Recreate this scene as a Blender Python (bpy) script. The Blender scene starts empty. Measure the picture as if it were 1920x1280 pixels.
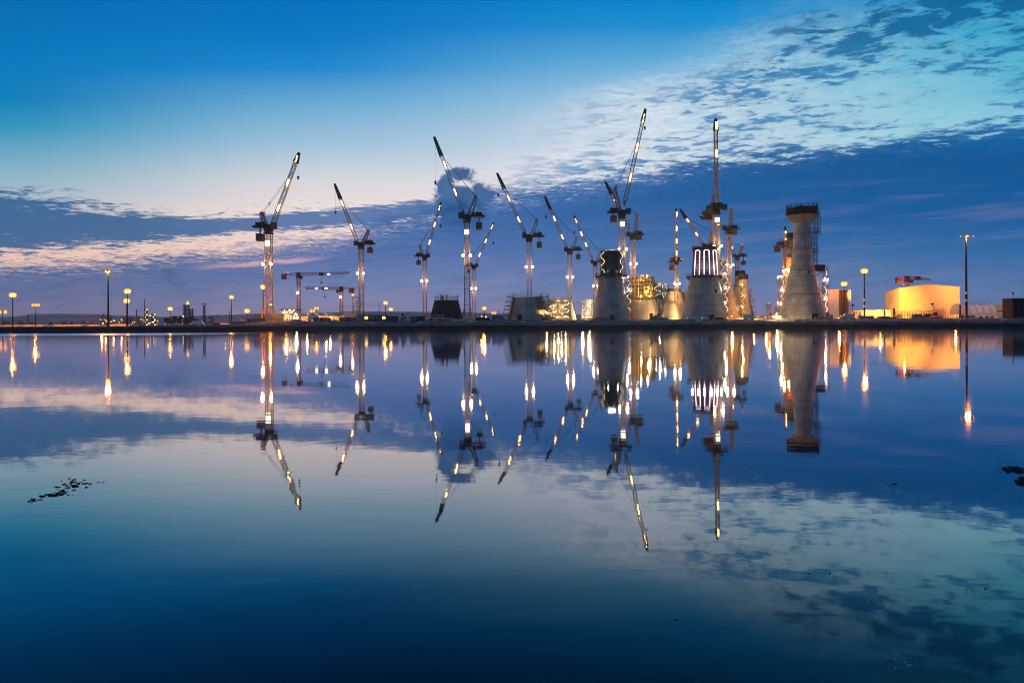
import bpy, math, random
from mathutils import Vector, Matrix
sc = bpy.context.scene
COL = sc.collection
R = random.Random(7)
F = 1280.0          # focal length in photo pixels (24 mm on a 36 mm frame)
CAMH = 1.9
TH = -0.00417       # slight camera roll
CT, ST = math.cos(TH), math.sin(TH)

def W(px, py, D):
    """world point at distance D (along +Y) that stands at photo pixel (px, py)"""
    cx, cy = (px-960)/F, (610-py)/F
    return Vector(((cx*CT-cy*ST)*D, D, CAMH+(cx*ST+cy*CT)*D))

# ---------------------------------------------------------------- camera / render
cd = bpy.data.cameras.new('camera'); cam = bpy.data.objects.new('camera', cd); COL.objects.link(cam)
cam.matrix_world = Matrix.Translation((0, 0, CAMH)) @ Matrix.Rotation(math.pi/2, 4, 'X') @ Matrix.Rotation(TH, 4, 'Z')
cd.sensor_width = 36; cd.lens = 24; cd.shift_y = -30/1920; cd.clip_start = 0.1; cd.clip_end = 40000
sc.camera = cam
sc.view_settings.view_transform = 'Standard'; sc.view_settings.look = 'None'
sc.view_settings.exposure = 0; sc.view_settings.gamma = 1
sc.render.engine = 'CYCLES'
cy = sc.cycles
cy.use_denoising = True
try: cy.denoiser = 'OPENIMAGEDENOISE'
except Exception: pass
cy.max_bounces = 5; cy.diffuse_bounces = 2; cy.glossy_bounces = 3; cy.transmission_bounces = 3; cy.volume_bounces = 1
cy.transparent_max_bounces = 12
cy.sample_clamp_indirect = 6; cy.use_light_tree = True
cy.caustics_reflective = False; cy.caustics_refractive = False
cy.filter_width = 1.05; cy.use_adaptive_sampling = True; cy.adaptive_threshold = 0.02; cy.adaptive_min_samples = 16

# ---------------------------------------------------------------- node maths
def lin(c):
    return tuple(((v/255)/12.92 if v/255 <= 0.04045 else ((v/255+0.055)/1.055)**2.4) for v in c)

class E:
    nt = None
    def __init__(s, v): s.v = v
    @staticmethod
    def m(op, *a, clamp=False):
        n = E.nt.nodes.new('ShaderNodeMath'); n.operation = op; n.use_clamp = clamp
        for i, x in enumerate(a):
            x = x.v if isinstance(x, E) else x
            if isinstance(x, (int, float)): n.inputs[i].default_value = x
            else: E.nt.links.new(x, n.inputs[i])
        return E(n.outputs[0])
    def __add__(s, o): return E.m('ADD', s, o)
    __radd__ = __add__
    def __sub__(s, o): return E.m('SUBTRACT', s, o)
    def __rsub__(s, o): return E.m('SUBTRACT', o, s)
    def __mul__(s, o): return E.m('MULTIPLY', s, o)
    __rmul__ = __mul__
    def __truediv__(s, o): return E.m('DIVIDE', s, o)
    def __rtruediv__(s, o): return E.m('DIVIDE', o, s)
def mx(a, b): return E.m('MAXIMUM', a, b)
def mn(a, b): return E.m('MINIMUM', a, b)
def ab(a): return E.m('ABSOLUTE', a)
def smooth(x, a, b, lo=0., hi=1.):
    n = E.nt.nodes.new('ShaderNodeMapRange'); n.interpolation_type = 'SMOOTHSTEP'
    for i, q in enumerate((x, a, b, lo, hi)):
        q = q.v if isinstance(q, E) else q
        if isinstance(q, (int, float)): n.inputs[i].default_value = q
        else: E.nt.links.new(q, n.inputs[i])
    return E(n.outputs[0])
def xyz(x, y, z=0.):
    n = E.nt.nodes.new('ShaderNodeCombineXYZ')
    for i, q in enumerate((x, y, z)):
        q = q.v if isinstance(q, E) else q
        if isinstance(q, (int, float)): n.inputs[i].default_value = q
        else: E.nt.links.new(q, n.inputs[i])
    return n.outputs[0]
def noise(vec, scale=1., detail=5., rough=.55, dist=0., lac=2.):
    n = E.nt.nodes.new('ShaderNodeTexNoise'); n.noise_dimensions = '3D'
    n.inputs['Scale'].default_value = scale; n.inputs['Detail'].default_value = detail
    n.inputs['Roughness'].default_value = rough; n.inputs['Distortion'].default_value = dist
    n.inputs['Lacunarity'].default_value = lac
    E.nt.links.new(vec, n.inputs['Vector'])
    return E(n.outputs['Fac'])
def ramp(x, stops, x0, x1, interp='LINEAR', srgb=True):
    n = E.nt.nodes.new('ShaderNodeValToRGB'); r = n.color_ramp; r.interpolation = interp
    f = (x - x0)/(x1-x0)
    E.nt.links.new(f.v, n.inputs[0])
    while len(r.elements) < len(stops): r.elements.new(0.5)
    for e, (p, c) in zip(r.elements, stops): e.position = (p-x0)/(x1-x0)
    for e, (p, c) in zip(r.elements, stops): e.color = (*(lin(c) if srgb else c), 1)
    return n.outputs[0]
def curve(x, pts, x0, x1):
    """piecewise linear scalar curve through pts, as a grey ramp"""
    ys = [p[1] for p in pts]; lo, hi = min(ys), max(ys); s = (hi-lo) or 1
    o = ramp(x, [(p[0], ((p[1]-lo)/s,)*3) for p in pts], x0, x1, 'EASE' if False else 'LINEAR', srgb=False)
    n = E.nt.nodes.new('ShaderNodeRGBToBW'); E.nt.links.new(o, n.inputs[0])
    return E(n.outputs[0])*s + lo
def mix(f, a, b, blend='MIX'):
    n = E.nt.nodes.new('ShaderNodeMix'); n.data_type = 'RGBA'; n.blend_type = blend; n.clamp_factor = True
    f = f.v if isinstance(f, E) else f
    if isinstance(f, (int, float)): n.inputs[0].default_value = f
    else: E.nt.links.new(f, n.inputs[0])
    for k, q in ((6, a), (7, b)):
        if isinstance(q, tuple): n.inputs[k].default_value = (*q, 1)
        else: E.nt.links.new(q, n.inputs[k])
    return n.outputs[2]

# ---------------------------------------------------------------- sky (world)
world = bpy.data.worlds.new('World'); sc.world = world; world.use_nodes = True
world.cycles.sampling_method = 'NONE'
nt = world.node_tree; nt.nodes.clear(); E.nt = nt
tc = nt.nodes.new('ShaderNodeTexCoord')
sp = nt.nodes.new('ShaderNodeSeparateXYZ'); nt.links.new(tc.outputs['Generated'], sp.inputs[0])
dx, dy, dz = (E(sp.outputs[i]) for i in range(3))
den = mx(ab(dy), 0.3)
u = dx/den
v = mx(dz/den, 0.0)
X = u*1280 + 960
Y = (610+4) - v*1280 - X*0.00417      # elevation chart, degrees of the heavens in photo pixels

# clear sky: vertical ramps for four bearings
cL = ramp(Y, [(-300,(0,78,142)),(0,(0,110,180)),(110,(0,122,192)),(190,(8,130,188)),(240,(52,152,192)),(300,(120,176,200)),(360,(168,192,206)),(430,(222,208,206)),(480,(250,210,190)),(560,(226,180,178))], -300, 620)
cM = ramp(Y, [(-300,(0,85,155)),(0,(0,114,196)),(70,(0,122,198)),(130,(26,138,206)),(200,(110,174,214)),(270,(160,196,221)),(340,(220,218,224)),(400,(248,228,220)),(470,(250,214,200)),(560,(226,180,178))], -300, 620)
cN = ramp(Y, [(-300,(0,92,165)),(0,(0,132,206)),(50,(30,142,208)),(110,(92,170,217)),(180,(150,196,225)),(250,(192,212,230)),(320,(222,226,234)),(400,(240,224,222)),(560,(226,180,178))], -300, 620)
cR = ramp(Y, [(-300,(0,95,150)),(0,(10,148,205)),(60,(40,170,212)),(120,(84,190,218)),(200,(135,208,226)),(260,(170,218,232)),(400,(200,215,232)),(560,(226,180,178))], -300, 620)
clear = mix(smooth(X, 0, 640), cL, cM)
clear = mix(smooth(X, 560, 1250), clear, cN)
clear = mix(smooth(X, 1200, 1900), clear, cR)

# noise on a high flat cloud layer seen in perspective
vp = v + 0.07
ca, sa = math.cos(0.10), math.sin(0.10)
pu0 = u/vp; pv0 = 1/vp
pu = pu0*ca - pv0*sa; pv = pu0*sa + pv0*ca
pl = xyz(pu, pv, 0.)
n_big = noise(xyz(pu*1.0, pv*1.4, 3.1), 1.3, 4, .55)
n_mid = noise(xyz(pu*1.0, pv*1.9, 7.7), 3.7, 5, .58, .3)
n_cel = noise(xyz(pu*1.0, pv*1.5, 1.3), 9.6, 5, .60, .45)
n_fin = noise(xyz(pu*1.0, pv*1.45, 5.3), 22.0, 3, .64, .3)
# long flat streaks low over the horizon
n_str = noise(xyz(X*0.0035, Y*0.045 + X*0.004, 2.2), 1.0, 6, .6, .3)
n_st2 = noise(xyz(X*0.010, Y*0.085 + X*0.008, 9.2), 1.0, 6, .62, .4)

# ---- bank of blue cloud
Ye = curve(X, [(-1500,470),(0,494),(140,492),(300,478),(480,462),(640,436),(740,404),(840,376),(960,352),(1100,332),(1300,302),(1500,280),(1700,254),(1920,226),(3400,120)], -1500, 3400)
YE = Y - Ye
edge = YE + (n_cel-.5)*100 + (n_fin-.5)*70 + (n_mid-.5)*50
bank = smooth(edge, -14, 22)
bL = ramp(Y, [(360,(34,92,146)),(440,(56,98,150)),(500,(80,108,154)),(550,(106,118,160)),(585,(136,128,162)),(610,(166,140,160))], 200, 620)
bM = ramp(Y, [(320,(58,114,172)),(400,(54,104,168)),(470,(78,114,172)),(530,(110,130,180)),(580,(146,144,182)),(610,(166,152,182))], 200, 620)
bR = ramp(Y, [(230,(8,102,166)),(300,(0,86,150)),(400,(8,90,158)),(470,(46,108,168)),(530,(90,124,174)),(575,(122,136,182)),(610,(138,140,176))], 200, 620)
bankc = mix(smooth(X, 100, 700), bL, bM)
bankc = mix(smooth(X, 850, 1450), bankc, bR)
lite = smooth(n_str, .47, .72)*smooth(YE, 40, 140)
bankc = mix(lite*.19, bankc, lin((160,152,186)))
dark = smooth(n_st2, .46, .74)*smooth(YE, 0, 40)
bankc = mix(dark*.40, bankc, lin((52,90,142)))
dk2 = smooth(n_mid, .45, .7)*(1-smooth(YE, 60, 140))
bankc = mix(dk2*.4, bankc, lin((26,82,148)))
cells = smooth(n_fin*0.6+n_cel*.4, .49, .64)*(1-smooth(YE, 4, 60))*smooth(X,300,600)*(1-smooth(X,1000,1500,0,.6))
bank = bank*(1-cells*.8)

# ---- left cloud, tapering to the right
Yc = curve(X, [(-1500,400),(0,416),(120,424),(260,428),(400,424),(560,414),(720,402),(900,380)], -1500, 900)
Tc = curve(X, [(-1500,85),(0,62),(120,50),(230,36),(330,24),(450,16),(560,16),(700,19),(800,16),(900,8)], -1500, 900)
lc = (1 - ab(Y-Yc)/Tc)*1.5 + (n_cel-.5)*2.6 + (n_fin-.5)*1.5 + (n_mid-.5)*2.6
leftc = smooth(lc, -.25, .55)*(1-smooth(X, 820, 980))
wz = smooth(Y, 340, 400)*(1-smooth(X, 900, 1150))
wisp = smooth(n_fin*.55+n_cel*.45, .52, .62)*wz*smooth(n_str, .40, .60)

# ---- altocumulus field on the right
Yt = curve(X, [(800,310),(960,230),(1100,170),(1250,100),(1400,10),(1550,-60),(1920,-160),(3400,-500)], 800, 3400)
field = smooth(Y-Yt + (n_big-.5)*200, -20, 130)*smooth(X, 860, 1100)
def gau(cx, cy_, rx, ry):
    a = (X-cx)/rx; b = (Y-cy_)/ry
    return 1 - smooth(a*a + b*b, 0, 2.2)
bias = gau(1740,20,270,95)*.075 + gau(1430,160,190,60)*.040 + smooth(YE, -110, 10)*.05 - gau(1250,60,150,80)*.05 - gau(1750,190,200,50)*.05
dn = n_cel*.50 + n_mid*.28 + n_fin*.22 + bias
veilm = smooth(n_mid*.35+n_fin*.65, .40, .58)
veilc = ramp(X, [(900,(240,236,238)),(1250,(224,235,242)),(1500,(184,216,230)),(1700,(146,200,220)),(1920,(98,182,212))], 900, 1920)
toneup = mix(field*(.38+veilm*.62)*smooth(Y, -60, 190, .22, .95), clear, veilc)
tex = smooth(dn, .455, .56)
patchc = ramp(Y, [(-100,(8,94,144)),(60,(16,104,156)),(140,(46,128,180)),(240,(78,140,188)),(320,(96,146,190))], -100, 320)
pw = mix(smooth(X, 1100, 1450), lin((112,156,200)), patchc)
halfc = mix(.55, pw, toneup)
tc1 = mix(tex*field*.6, toneup, halfc)
core = smooth(dn, .525, .60)
col = mix(core*field*smooth(X, 900, 1250, .5, .95), tc1, pw)
rim = smooth(edge, -70, -8)*(1-smooth(edge, -4, 25))*(1-core)
col = mix(rim*smooth(n_fin,.42,.6)*.55*smooth(X, 500, 900), col, mix(smooth(X,900,1700), lin((242,230,228)), lin((176,222,232))))
col = mix(wisp*.45, col, mix(smooth(X,0,700), lin((112,134,172)), lin((106,128,176))))
lcol = mix(smooth(X, 200, 620), lin((38,98,148)), lin((76,114,168)))
col = mix(leftc*.95, col, lcol)
col = mix(bank, col, bankc)

# dark billow of drifting cloud
def blob(cx, cy_, rx, ry):
    a = (X-cx)/rx; b = (Y-cy_)/ry
    return a*a + b*b
bn = noise(xyz(X*.028, Y*.034, 4.), 1.0, 5, .65, .3)
bd = mn(mn(blob(868,326,22,12), blob(874,362,46,20)), mn(blob(866,396,44,28), blob(838,350,18,18)))
puff = 1 - smooth(bd + (bn-.5)*7.5, .5, 1.9)
col = mix(puff*.95, col, mix(smooth(bn, .4, .6), lin((44,98,154)), lin((20,70,124))))
# pink streak
yk = Y - (507 - (X-300)*.075)
pk = (1-smooth(ab(yk+ (n_st2-.5)*26+(n_fin-.5)*16)/6.0, .2, 1.4))*smooth(X,330,470)*(1-smooth(X,540,640))
col = mix(pk*.75, col, lin((232,180,188)))
yk2 = Y - (496 - X*.03)
pk2 = (1-smooth(ab(yk2+(n_st2-.5)*20)/4.0, .3, 1.4))*(1-smooth(X,60,160))
col = mix(pk2*.5, col, lin((236,200,196)))
# below the horizon: dull ground tone
col = mix(smooth(dz, -.03, 0.0), lin((20,30,48)), col)

SKYTEX = nt.nodes.new('ShaderNodeTexSky'); SKYTEX.sky_type = 'NISHITA'; SKYTEX.sun_disc = False
SKYTEX.sun_elevation = math.radians(-3); SKYTEX.sun_rotation = math.radians(-12)
bg0 = nt.nodes.new('ShaderNodeBackground'); nt.links.new(SKYTEX.outputs[0], bg0.inputs[0]); bg0.inputs[1].default_value = 0.008
bg = nt.nodes.new('ShaderNodeBackground'); nt.links.new(col, bg.inputs[0]); bg.inputs[1].default_value = 1.0
ads = nt.nodes.new('ShaderNodeAddShader'); nt.links.new(bg0.outputs[0], ads.inputs[0]); nt.links.new(bg.outputs[0], ads.inputs[1])
wo = nt.nodes.new('ShaderNodeOutputWorld'); nt.links.new(ads.outputs[0], wo.inputs[0])
# ---------------------------------------------------------------- mesh helpers
def material(name, base, rough=.7, metal=0., nz=None, nscale=1., namt=.25, bump=0., emit=None, es=0., spec=.5):
    m = bpy.data.materials.new(name); m.use_nodes = True
    t = m.node_tree; b = t.nodes['Principled BSDF']
    b.inputs['Base Color'].default_value = (*base, 1); b.inputs['Roughness'].default_value = rough
    b.inputs['Metallic'].default_value = metal
    b.inputs['Specular IOR Level'].default_value = spec
    if nz:
        E.nt = t
        tcn = t.nodes.new('ShaderNodeTexCoord')
        n = noise(tcn.outputs['Object'], nscale, 5, .6)
        c = mix(smooth(n, .3, .7), tuple(base), tuple(nz))
        t.links.new(c, b.inputs['Base Color'])
        if bump:
            bp = t.nodes.new('ShaderNodeBump'); bp.inputs['Strength'].default_value = bump
            t.links.new(n.v, bp.inputs['Height']); t.links.new(bp.outputs[0], b.inputs['Normal'])
    if emit:
        b.inputs['Emission Color'].default_value = (*emit, 1); b.inputs['Emission Strength'].default_value = es
    return m

class MB:
    def __init__(s): s.v = []; s.f = []
    def box(s, c, d, rz=0.):
        cx, cy_, cz = c; hx, hy, hz = d[0]/2, d[1]/2, d[2]/2
        k = len(s.v); co, si = math.cos(rz), math.sin(rz)
        for x, y, z in ((-1,-1,-1),(1,-1,-1),(1,1,-1),(-1,1,-1),(-1,-1,1),(1,-1,1),(1,1,1),(-1,1,1)):
            X_, Y_ = x*hx, y*hy
            s.v.append((cx+X_*co-Y_*si, cy_+X_*si+Y_*co, cz+z*hz))
        for f in ((0,3,2,1),(4,5,6,7),(0,1,5,4),(1,2,6,5),(2,3,7,6),(3,0,4,7)): s.f.append(tuple(k+i for i in f))
        return s
    def bar(s, p, q, w, n=4, w2=None):
        p, q = Vector(p), Vector(q); d = q-p
        if d.length < 1e-6: return s
        d.normalize()
        a = d.cross(Vector((0,1,0)) if abs(d.y) < .9 else Vector((1,0,0))).normalized(); b = d.cross(a)
        k = len(s.v); w2 = w if w2 is None else w2
        for pt, ww in ((p, w), (q, w2)):
            for i in range(n):
                t = 2*math.pi*(i+.5)/n; r = ww/2*(1.0 if n > 4 else 1.25)
                s.v.append(tuple(pt + a*math.cos(t)*r + b*math.sin(t)*r))
        for i in range(n):
            j = (i+1) % n; s.f.append((k+i, k+j, k+n+j, k+n+i))
        s.f.append(tuple(k+i for i in reversed(range(n)))); s.f.append(tuple(k+n+i for i in range(n)))
        return s
    def path(s, pts, w, n=4):
        for a, b in zip(pts, pts[1:]): s.bar(a, b, w, n)
        return s
    def lathe(s, prof, n=48, c=(0,0,0), cap=True, a0=0.):
        k = len(s.v)
        for r, z in prof:
            for i in range(n):
                t = 2*math.pi*i/n + a0
                s.v.append((c[0]+r*math.cos(t), c[1]+r*math.sin(t), c[2]+z))
        for j in range(len(prof)-1):
            for i in range(n):
                i2 = (i+1) % n
                s.f.append((k+j*n+i, k+j*n+i2, k+(j+1)*n+i2, k+(j+1)*n+i))
        if cap:
            s.f.append(tuple(k+i for i in reversed(range(n))))
            s.f.append(tuple(k+(len(prof)-1)*n+i for i in range(n)))
        return s
    def prism(s, outline, y0, y1):
        """outline in xz, extruded along y"""
        k = len(s.v); n = len(outline)
        for y in (y0, y1):
            for x, z in outline: s.v.append((x, y, z))
        s.f.append(tuple(k+i for i in range(n))); s.f.append(tuple(k+n+i for i in reversed(range(n))))
        for i in range(n):
            j = (i+1) % n; s.f.append((k+j, k+i, k+n+i, k+n+j))
        return s
    def lattice(s, p, q, w0, w1, wc, wb, seg, faces=4, side=None):
        """square lattice boom from p to q: four chords and zigzag bracing"""
        p, q = Vector(p), Vector(q); d = (q-p); L = d.length; d.normalize()
        sd = Vector(side) if side else (Vector((1,0,0)) if abs(d.z) > .98 else d.cross(Vector((0,1,0))).normalized())
        a = (sd - d*sd.dot(d)).normalized(); b = d.cross(a)
        def cn(t, i):
            w = (w0+(w1-w0)*t)/2; sx, sy = ((-1,-1),(1,-1),(1,1),(-1,1))[i % 4]
            return p + d*(L*t) + a*(sx*w) + b*(sy*w)
        for i in range(4): s.bar(cn(0,i), cn(1,i), wc)
        N = max(2, int(round(L/seg)))
        for k in range(N):
            t0, t1 = k/N, (k+1)/N
            for i in range(4):
                j = (i+1) % 4
                s.bar(cn(t1,i), cn(t1,j), wb)
                if k % 2: s.bar(cn(t0,i), cn(t1,j), wb)
                else: s.bar(cn(t0,j), cn(t1,i), wb)
        return s
    def build(s, name, mat, parent=None, loc=(0,0,0), smooth_=False):
        me = bpy.data.meshes.new(name); me.from_pydata(s.v, [], s.f); me.update()
        me.materials.append(mat)
        if smooth_:
            me.polygons.foreach_set('use_smooth', [True]*len(me.polygons))
            try: me.set_sharp_from_angle(angle=math.radians(40))
            except Exception: pass
        o = bpy.data.objects.new(name, me); COL.objects.link(o); o.location = loc
        if parent: o.parent = parent
        return o

def build_each(mb, k, name, mat, parent):
    """every run of k vertices of mb becomes a part of its own"""
    per = len([f for f in mb.f if max(f) < k])
    for i in range(len(mb.v)//k):
        b = MB(); b.v = mb.v[i*k:(i+1)*k]; b.f = [tuple(q-i*k for q in f) for f in mb.f[i*per:(i+1)*per]]
        b.build(name, mat, parent)

def tag(o, label=None, cat=None, group=None, kind=None):
    if label: o['label'] = label
    if cat: o['category'] = cat
    if group: o['group'] = group
    if kind: o['kind'] = kind
    return o
def thing(name, label, cat, loc, group=None, rz=0.):
    o = bpy.data.objects.new(name, None); COL.objects.link(o); o.location = loc; o.rotation_euler = (0,0,rz)
    o.empty_display_size = 1
    return tag(o, label, cat, group)
def copy_tree(o, parent=None):
    c = o.copy(); COL.objects.link(c); c.parent = parent
    for ch in list(o.children):
        copy_tree(ch, c)
    return c
WARM = (1.0, .66, .28); SODIUM = (1.0, .27, .028); COOL = (1.0, .93, .85)
def point(parent, loc, power, colr, r=.5, name='lamp_light'):
    l = bpy.data.lights.new(name, 'POINT'); l.energy = power; l.color = colr; l.shadow_soft_size = r
    o = bpy.data.objects.new(name, l); COL.objects.link(o); o.location = loc; o.parent = parent
    return o
def spot(parent, loc, target, power, colr, ang=60, blend=.6, r=.4):
    l = bpy.data.lights.new('flood_light', 'SPOT'); l.energy = power; l.color = colr; l.shadow_soft_size = r
    l.spot_size = math.radians(ang); l.spot_blend = blend
    o = bpy.data.objects.new('flood_light', l); COL.objects.link(o); o.location = loc; o.parent = parent
    o.rotation_euler = (Vector(target)-Vector(loc)).to_track_quat('-Z', 'Y').to_euler()
    return o

# ---------------------------------------------------------------- water
SHORE = 262.0
mw = bpy.data.materials.new('water'); mw.use_nodes = True; t = mw.node_tree; t.nodes.clear(); E.nt = t
tcn = t.nodes.new('ShaderNodeTexCoord')
sp2 = t.nodes.new('ShaderNodeSeparateXYZ'); t.links.new(tcn.outputs['Object'], sp2.inputs[0])
wx, wy = E(sp2.outputs[0]), E(sp2.outputs[1])
gl = t.nodes.new('ShaderNodeBsdfAnisotropic') if False else t.nodes.new('ShaderNodeBsdfGlossy')
gl.inputs['Color'].default_value = (.97, .98, 1, 1)
df = t.nodes.new('ShaderNodeBsdfDiffuse'); df.inputs['Color'].default_value = (0.002, .010, .022, 1)
wn = noise(xyz(wx*.10, wy*.35, 0.), 1.0, 4, .6)
# ruffled strip of water under the left shore
wv = noise(xyz(wx*.02, wy*.05, 4.), 1.0, 3, .5)
strip = smooth(wy + (wv-.5)*14, 150, 166)*(1-smooth(wy, 196, 212))*(1-smooth(wx, -130, -62))
rg = .026 + smooth(wy, 5, 110)*.032 + (wn-.5)*.02 + strip*.36
t.links.new(rg.v, gl.inputs['Roughness'])
bmp = t.nodes.new('ShaderNodeBump'); bmp.inputs['Strength'].default_value = 1.0; bmp.inputs['Distance'].default_value = 1.0
h1 = noise(xyz(wx*.35, wy*.9, 0.), 1.0, 3, .5)
h2 = noise(xyz(wx*2.2, wy*3.2, 0.), 1.0, 2, .5)
h3 = noise(xyz(wx*.05, wy*.12, 6.), 1.0, 2, .5)
hh = h1*.0022 + h2*.0006 + h3*.007
t.links.new(hh.v, bmp.inputs['Height']); t.links.new(bmp.outputs[0], gl.inputs['Normal'])
mo = t.nodes.new('ShaderNodeOutputMaterial'); 
gm = t.nodes.new('ShaderNodeNewGeometry'); vd = t.nodes.new('ShaderNodeVectorMath'); vd.operation = 'DOT_PRODUCT'
t.links.new(gm.outputs['Incoming'], vd.inputs[0]); t.links.new(bmp.outputs[0], vd.inputs[1])
fr = curve(ab(E(vd.outputs['Value'])), [(0,1.),(.06,.90),(.12,.72),(.184,.56),(.29,.33),(.36,.165),(.45,.055),(.6,.03),(1,.02)], 0, 1)
mxs = t.nodes.new('ShaderNodeMixShader'); t.links.new(fr.v, mxs.inputs[0]); t.links.new(df.outputs[0], mxs.inputs[1]); t.links.new(gl.outputs[0], mxs.inputs[2])
t.links.new(mxs.outputs[0], mo.inputs[0])
m = MB(); m.v = [(-5000,-400,0),(5000,-400,0),(5000,SHORE+6,0),(-5000,SHORE+6,0)]; m.f = [(0,1,2,3)]
tag(m.build('water', mw), 'calm dark blue harbour water mirroring sky and lights', None, None, 'structure')
# ---------------------------------------------------------------- materials
GZ = 4.0
def gz(px):
    """yard level: low on the left shore, higher from the first big crane on"""
    if px < 400: return 2.15+.2*max(px,0)/400
    f_ = min(1, (px-400)/130); f_ = f_*f_*(3-2*f_)
    return 2.35+(GZ-2.35)*f_
def zcap(px): return 2.05+.8*min(1, max(0, px)/960)
M_conc = material('concrete', (.30,.285,.26), .85, nz=(.20,.19,.18), nscale=.35, bump=.15)
def concrete_poured(name, a, b, lift):
    """shuttered concrete: pour joints, formwork ties and streaky stains"""
    m = bpy.data.materials.new(name); m.use_nodes = True; t = m.node_tree; E.nt = t
    pb = t.nodes['Principled BSDF']; pb.inputs['Roughness'].default_value = .85
    tcn = t.nodes.new('ShaderNodeTexCoord'); s = t.nodes.new('ShaderNodeSeparateXYZ'); t.links.new(tcn.outputs['Object'], s.inputs[0])
    x, y, z = (E(s.outputs[i]) for i in range(3))
    ang = E.m('ARCTAN2', y, x)
    n1 = noise(xyz(x*.25, y*.25, z*.25), 1., 5, .6)
    n2 = noise(xyz(ang*9., 3., z*.10), 1., 4, .6)
    n3 = noise(xyz(x*1.6, y*1.6, z*2.2), 1., 3, .6)
    c = mix(smooth(n1, .35, .68), a, b)
    c = mix(smooth(n2, .47, .70)*.75, c, tuple(q*.5 for q in a))
    c = mix(smooth(n3, .48, .72)*.4, c, tuple(q*.45 for q in a))
    fz = E.m('FRACT', z/lift)
    joint = 1 - smooth(ab(fz-.5), .0, .05)
    c = mix(joint*.75, c, tuple(q*.35 for q in a))
    fp = E.m('FRACT', ang*(36/(2*math.pi)))
    c = mix((1-smooth(ab(fp-.5), 0., .05))*.38, c, tuple(q*.4 for q in a))
    t.links.new(c, pb.inputs['Base Color'])
    bp = t.nodes.new('ShaderNodeBump'); bp.inputs['Strength'].default_value = .3; bp.inputs['Distance'].default_value = .3
    t.links.new((n3-joint*.6).v, bp.inputs['Height']); t.links.new(bp.outputs[0], pb.inputs['Normal'])
    return m
M_pour = concrete_poured('poured_concrete', (.33,.31,.285), (.18,.17,.16), 4.2)
M_pour2 = concrete_poured('pale_poured_concrete', (.34,.31,.26), (.22,.20,.17), 3.6)
M_steel = material('galvanised_steel', (.22,.21,.20), .55, .4, nz=(.14,.12,.10), nscale=1.5)
M_dark = material('dark_steel', (.014,.015,.018), .7, .0, nz=(.022,.022,.024), nscale=.8, spec=.1)
M_ply = material('dark_formwork', (.022,.034,.046), .7, nz=(.014,.020,.028), nscale=.5, spec=.15)
M_wood = material('scaffold_planks', (.22,.15,.09), .8, nz=(.15,.10,.06), nscale=1.2)
M_yform = material('yellow_formwork', (.50,.36,.10), .6, nz=(.40,.28,.08), nscale=.6)
M_crane = material('crane_paint', (.34,.20,.07), .5, .1, nz=(.22,.13,.06), nscale=.7)
M_craned = material('crane_dark_paint', (.035,.025,.02), .55, .1, nz=(.02,.016,.014), nscale=.7, spec=.15)
M_red = material('red_crane_paint', (.22,.045,.03), .5, .1, nz=(.13,.035,.03), nscale=.7)
M_rope = material('steel_rope', (.05,.05,.05), .5, .6)
M_cw = material('ballast_concrete', (.07,.065,.06), .85, nz=(.045,.045,.04), nscale=.8)
M_glass = material('dark_glass', (.02,.025,.03), .1, spec=.6)
M_white = material('white_panel', (.62,.60,.56), .6, nz=(.50,.48,.45), nscale=.5)
M_hall = material('hall_cladding', (.72,.55,.32), .6, nz=(.66,.50,.29), nscale=.12)
M_tent = material('tent_fabric', (.62,.55,.54), .7, nz=(.50,.44,.43), nscale=.4)
M_blue = material('blue_container', (.05,.10,.18), .5, nz=(.03,.07,.12), nscale=.7)
M_grn = material('grey_green_block', (.13,.14,.11), .85, nz=(.09,.10,.08), nscale=.5)
M_rock = material('rubble', (.09,.085,.08), .9, nz=(.05,.05,.05), nscale=.6, bump=.4)
M_orange = material('orange_paint', (.45,.13,.04), .6)
M_foli = material('foliage', (.035,.045,.02), .8, nz=(.05,.04,.02), nscale=2)
M_bark = material('bark', (.05,.035,.025), .9)
M_stack = material('refinery_steel', (.20,.17,.17), .6, .2, nz=(.13,.11,.11), nscale=.3)
def globe(name, core, rim, s0, s1):
    """lamp glass: glow painted by view angle, pale core and orange halo at the rim"""
    m = bpy.data.materials.new(name); m.use_nodes = True; t = m.node_tree; t.nodes.clear(); E.nt = t
    lw = t.nodes.new('ShaderNodeLayerWeight'); lw.inputs[0].default_value = .5
    f = smooth(E(lw.outputs['Facing']), .05, .55)
    e = t.nodes.new('ShaderNodeEmission'); t.links.new(mix(f, tuple(core), tuple(rim)), e.inputs[0])
    t.links.new((s0+(s1-s0)*f).v, e.inputs[1])
    o = t.nodes.new('ShaderNodeOutputMaterial'); t.links.new(e.outputs[0], o.inputs[0]); return m
def emitter(name, c, s): 
    m = bpy.data.materials.new(name); m.use_nodes = True; t = m.node_tree; t.nodes.clear()
    e = t.nodes.new('ShaderNodeEmission'); e.inputs[0].default_value = (*c, 1); e.inputs[1].default_value = s
    o = t.nodes.new('ShaderNodeOutputMaterial'); t.links.new(e.outputs[0], o.inputs[0]); return m
L_sod = globe('sodium_lamp', (1., .48, .10), (1., .24, .02), 3.6, 1.35)
L_far = globe('far_sodium_lamp', (1., .42, .07), (1., .22, .02), 2.2, 1.1)
L_wht = emitter('white_floodlight', (1., .84, .52), 6)
L_jib = emitter('jib_lamp', (1., .60, .17), 13)
L_str = emitter('festoon_light', (1., .76, .46), 3.4)
L_strw = emitter('white_festoon', (1., .76, .88), 2.6)
L_yel = emitter('yellow_lamp', (1., .60, .14), 2.8)
L_red = emitter('red_warning_lamp', (1., .05, .06), 2.5)
L_win = emitter('lit_window', (1., .82, .42), 1.6)
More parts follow.
